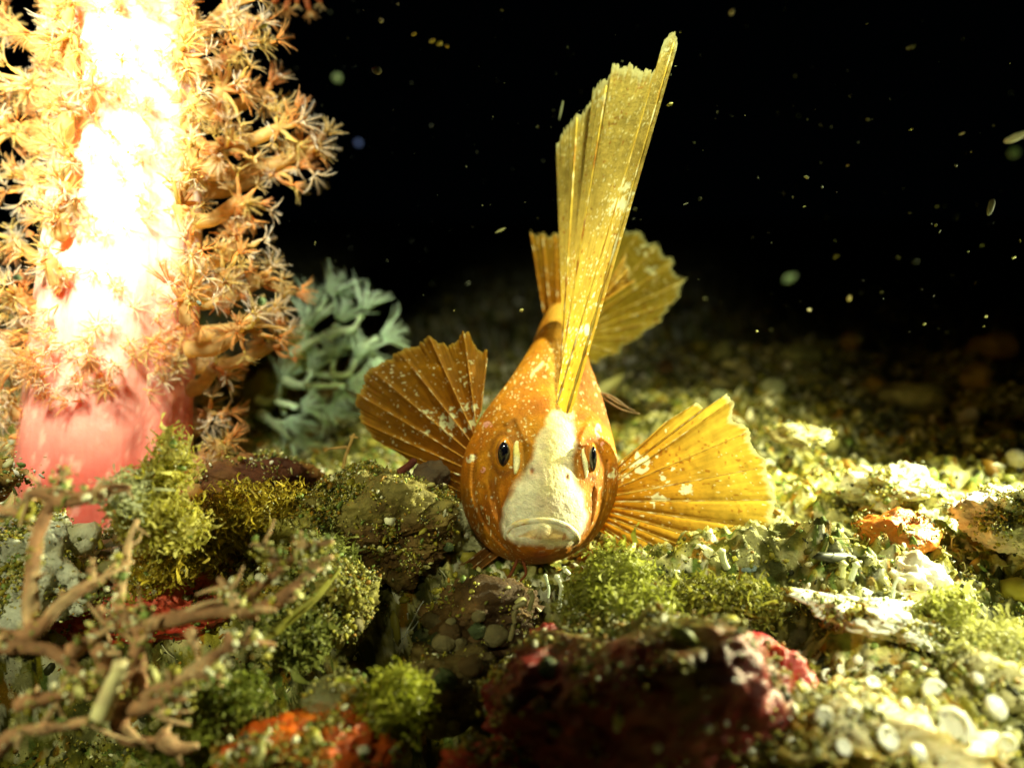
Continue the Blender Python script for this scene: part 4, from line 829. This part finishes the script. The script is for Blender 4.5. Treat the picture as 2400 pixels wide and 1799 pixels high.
for a in [(2233, 1700, 7.5, 44, 'cup', 'biggest glaring white ball near the lower right corner'), (2330, 1660, 7.8, 32, 'bead', 'second white ball, right of the biggest one'), (1660, 1706, 8.1, 13, 'bead', 'grey white bead on the maroon rock'), (1541, 1750, 8.0, 13, 'bead', 'white bead low on the maroon rock near the bottom edge'),
          (1702, 1694, 8.0, 8, 'bead', 'tiny bead right of the grey white bead'), (1760, 1762, 8.0, 12, 'bead', 'greenish bead at the foot of the red sponge'), (272, 1292, 9.6, 14, 'bead', 'round white bead on the red sponge under the pink coral'), (575, 1320, 9.8, 11, 'bead', 'white bead in the dark gap right of the red sponge'),
          (608, 1352, 8.9, 14, 'bead', 'oval pinkish white bead among the brown alga tips'), (853, 1758, 7.9, 16, 'bead', 'white oval bead on the orange sponge'), (598, 1757, 7.9, 14, 'bead', 'cream bead left of the orange sponge'), (1255, 1510, 9.0, 9, 'bead', 'pale bead on the red knob'),
          (1190, 1540, 9.3, 14, 'bead', 'dim greenish bead in the hollow left of the red knob'), (2010, 1215, 11.4, 8, 'bead', 'small pale bead left of the orange lump'), (740, 1590, 8.4, 6, 'bead', 'tiny bead on top of the sea squirt'), (1445, 1703, 8.2, 11, 'bead', 'olive bead at the left base of the maroon rock')]:
    cup(*a, gB)
def tubes(label, pts, r=.03, col=(.70, .76, .62), flare=1.6):
    d0 = min(surf(pts[0][0], pts[0][1], pts[0][2])-.02, pts[0][2]); q = spline([tuple(P(p[0], p[1], d0)) for p in pts], 18); rr = np.full(18, r); rr[-4:] *= np.linspace(1, flare, 4); V, Q, T = tube(q, rr, 9, .15, 3)
    mk('tube_worm', V, [Q, T], M['shell'], origin=q[0], cols=np.ones((len(V), 1))*np.array(col), label=label, cat='tube worm', group='little white tubes on the reef')
for a in [(1850, 1730, 7.8, 15, 'cup', 'white cup at the lower end of the red sponge'), (2045, 1600, 8.0, 20, 'cup', 'cream cup above the wide flattened one'), (2120, 1650, 7.9, 17, 'bead', 'pale lump between the curled cup and the flattened cup'),
          (2150, 1765, 7.5, 22, 'bead', 'pale lump under the biggest white ball at the bottom edge'), (2290, 1590, 8.1, 16, 'bead', 'small white lump above the second white ball'), (2360, 1740, 7.6, 24, 'cup', 'pale cup in the extreme lower right corner'), (2010, 1545, 8.3, 13, 'bead', 'small white lump highest behind the cups')]:
    cup(*a, gC)
tubes('white bent tube standing in the hollow right below the chin', [(1309, 1432, 10.2), (1313, 1405, 10.2), (1316, 1375, 10.2), (1304, 1350, 10.2)], .03)
tubes('thinner bent tube just left of the white one below the chin', [(1284, 1400, 10.3), (1286, 1380, 10.3), (1278, 1347, 10.3)], .02, (.5, .6, .5))
tubes('short splintered tube close under the chin', [(1335, 1345, 10.4), (1326, 1335, 10.4), (1322, 1330, 10.4)], .025)
tubes('upright club shaped tube in front of the lower edge of the right fin', [(1704, 1332, 10.5), (1696, 1315, 10.5), (1690, 1290, 10.5)], .05, (.62, .68, .42), 1.3)
tubes('crooked white tube at the left end of the ledge', [(1592, 1388, 10.2), (1582, 1362, 10.2), (1573, 1338, 10.2), (1590, 1342, 10.2)], .025)
tubes('green tipped club tube on the ledge, left of a pair', [(1972, 1352, 10.6), (1974, 1335, 10.6), (1976, 1320, 10.6)], .04, (.6, .62, .3), 1.6)
tubes('pale club tube on the ledge, right of a pair', [(1994, 1360, 10.6), (2000, 1340, 10.6), (2007, 1322, 10.6)], .035, (.66, .72, .55), 1.7)
tubes('curled pale tube standing on the white pointed rock', [(2092, 1400, 10.2), (2096, 1370, 10.2), (2106, 1356, 10.2), (2118, 1362, 10.2)], .022)
tubes('faint brown curling tube on the right wall of the hollow', [(1195, 1500, 9.8), (1205, 1460, 9.8), (1206, 1425, 9.8), (1230, 1412, 9.8)], .03, (.25, .22, .1))
tubes('small olive hooked tube above the curling brown one', [(1240, 1430, 9.9), (1248, 1400, 9.9), (1242, 1385, 9.9)], .03, (.3, .28, .12))
# blue grey flat pebble under the right fin
lump('blue_pebble', 1745, 1322, 10.7, 42, 13, 40, cf((.20, .27, .28), (.3, .38, .38), 2, 80), M['rock'], 'smooth blue grey pebble lying under the lower edge of the right fin', 'pebble', seed=81, amp=.08, sub=4)

# ------------------------------------------------------------------ drifting particles
SN = [(617, 62, 13, 6, 'yellow'), (893, 48, 7, 6, 'w'), (970, 80, 9, 5, 'yellow'), (1013, 96, 9, 6, 'yellow'), (1030, 102, 9, 6, 'yellow'), (1048, 108, 7, 5, 'yellow'), (1176, 24, 5, 4, 'y'), (933, 10, 5, 4, 'y'), (730, 35, 8, 7, 'y'), (1715, 28, 6, 10, 'w'),
      (1570, 245, 13, 6, 'y'), (1595, 75, 4, 4, 'y'), (2032, 56, 5, 3, 'y'), (2135, 110, 14, 7, 'dim'), (2034, 280, 5, 4, 'y'), (2135, 303, 8, 5, 'y'), (2255, 313, 9, 3, 'w'), (2380, 322, 34, 10, 'w'), (2375, 358, 20, 20, 'g'), (1987, 388, 6, 3, 'y'),
      (2322, 485, 8, 24, 'dim'), (1850, 652, 28, 18, 'g'), (1991, 698, 6, 10, 'w'), (1897, 726, 5, 4, 'w'), (1774, 776, 4, 4, 'y'), (2146, 612, 9, 5, 'dim'), (1960, 600, 14, 3, 'y'), (1172, 540, 20, 5, 'y'), (1222, 727, 8, 5, 'y'), (790, 182, 18, 16, 'g'), (883, 165, 14, 13, 'dim'),
      (840, 335, 13, 13, 'blue'), (2390, 1070-506, 4, 3, 'y'), (2375, 604, 8, 3, 'y'), (2302, 575, 6, 2, 'y'), (2196, 484, 4, 2, 'y'), (1885, 484, 5, 2, 'y'), (738, 570, 2, 6, 'y'), (2310, 742, 5, 2, 'y'), (2305, 765, 5, 2, 'y'), (2166, 760, 5, 2, 'y'), (1607, 478, 8, 2, 'dim'),
      (1064, 728, 3, 3, 'y'), (2066, 685, 4, 2, 'y'), (2193, 528, 3, 4, 'y'), (40, 650, 20, 18, 'g'), (612, 705, 22, 22, 'g'), (38, 425, 5, 4, 'y'), (1315, 260, 3, 30, 'dim'), (1190, 1008, 3, 3, 'y')]
SC = {'y': (.5, .52, .25), 'yellow': (.85, .8, .2), 'w': (.9, .9, .75), 'g': (.45, .6, .35), 'dim': (.18, .2, .15), 'blue': (.1, .15, .5)}
bv, bf = ico(3)
shp = [bv*(1+.35*fbm(bv*1.7+s*3, 3, s))[:, None] for s in range(3)]
wher = lambda u, v: ('near the top edge' if v < 130 else 'high up' if v < 400 else 'halfway down' if v < 680 else 'low over the reef')+(' left of sail fin' if u < 1300 else ' right of sail fin' if u < 2000 else ' toward right edge')
pm = {}; snl = []
kindn = {'y': 'yellow', 'yellow': 'bright yellow', 'w': 'white', 'g': 'pale green', 'dim': 'dim grey', 'blue': 'blue'}
for i, (u, v, a, b, k) in enumerate(SN):
    big = k in ('g', 'blue'); d = 6.2 if big else rng.uniform(7.5, 16)
    if big: a, b = a*.62, b*.62
    if u < 700 and v > 300: d = 8.5
    key = (i % 3, k)
    if key not in pm:
        o = mk('drifting_particle', shp[i % 3], bf, M['snow'], origin=(0, 0, 0), cols=np.ones((len(bv), 1))*np.array(SC[k])); pm[key] = o
    else: o = pm[key].copy(); S.collection.objects.link(o)
    o.location = Vector(P(u, v, d)); s = K*d; f_ = .62 if k == 'y' else .8; o.scale = (a*s*f_, min(a, b)*s*f_, b*s*f_); o.rotation_euler = (0, -.45 if a > b*1.4 else .2, 0)
    snl.append((o, u, f"{'soft' if big else 'elongated' if max(a,b) > 1.9*min(a,b) else 'tiny'} {kindn[k]} speck {wher(u, v)}"))
ordn = 'first second third fourth fifth sixth seventh eighth ninth tenth'.split()
for o, u, l in snl:
    same = sorted(x for _, x, m_ in snl if m_ == l)
    if len(same) > 1: l = l + f", {ordn[same.index(u)]} from left"
    tag(o, l, 'particle', 'specks drifting in the dark water')
mb = MB(); n = 420; u = rng.uniform(-50, 2450, n); v = rng.uniform(-20, 800, n)**1.0; d = rng.uniform(8, 20, n)
grains(mb, P(u, v, d), .0065*np.exp(rng.normal(0, .45, n))*d/12, np.tile([[.32, .36, .24]], (n, 1))*rng.uniform(.2, 1, (n, 1)), aniso=.5)
mb.build('marine_snow', M['snow'], kind='stuff', label='fine dust of marine snow hanging in the dark water', cat='marine snow')
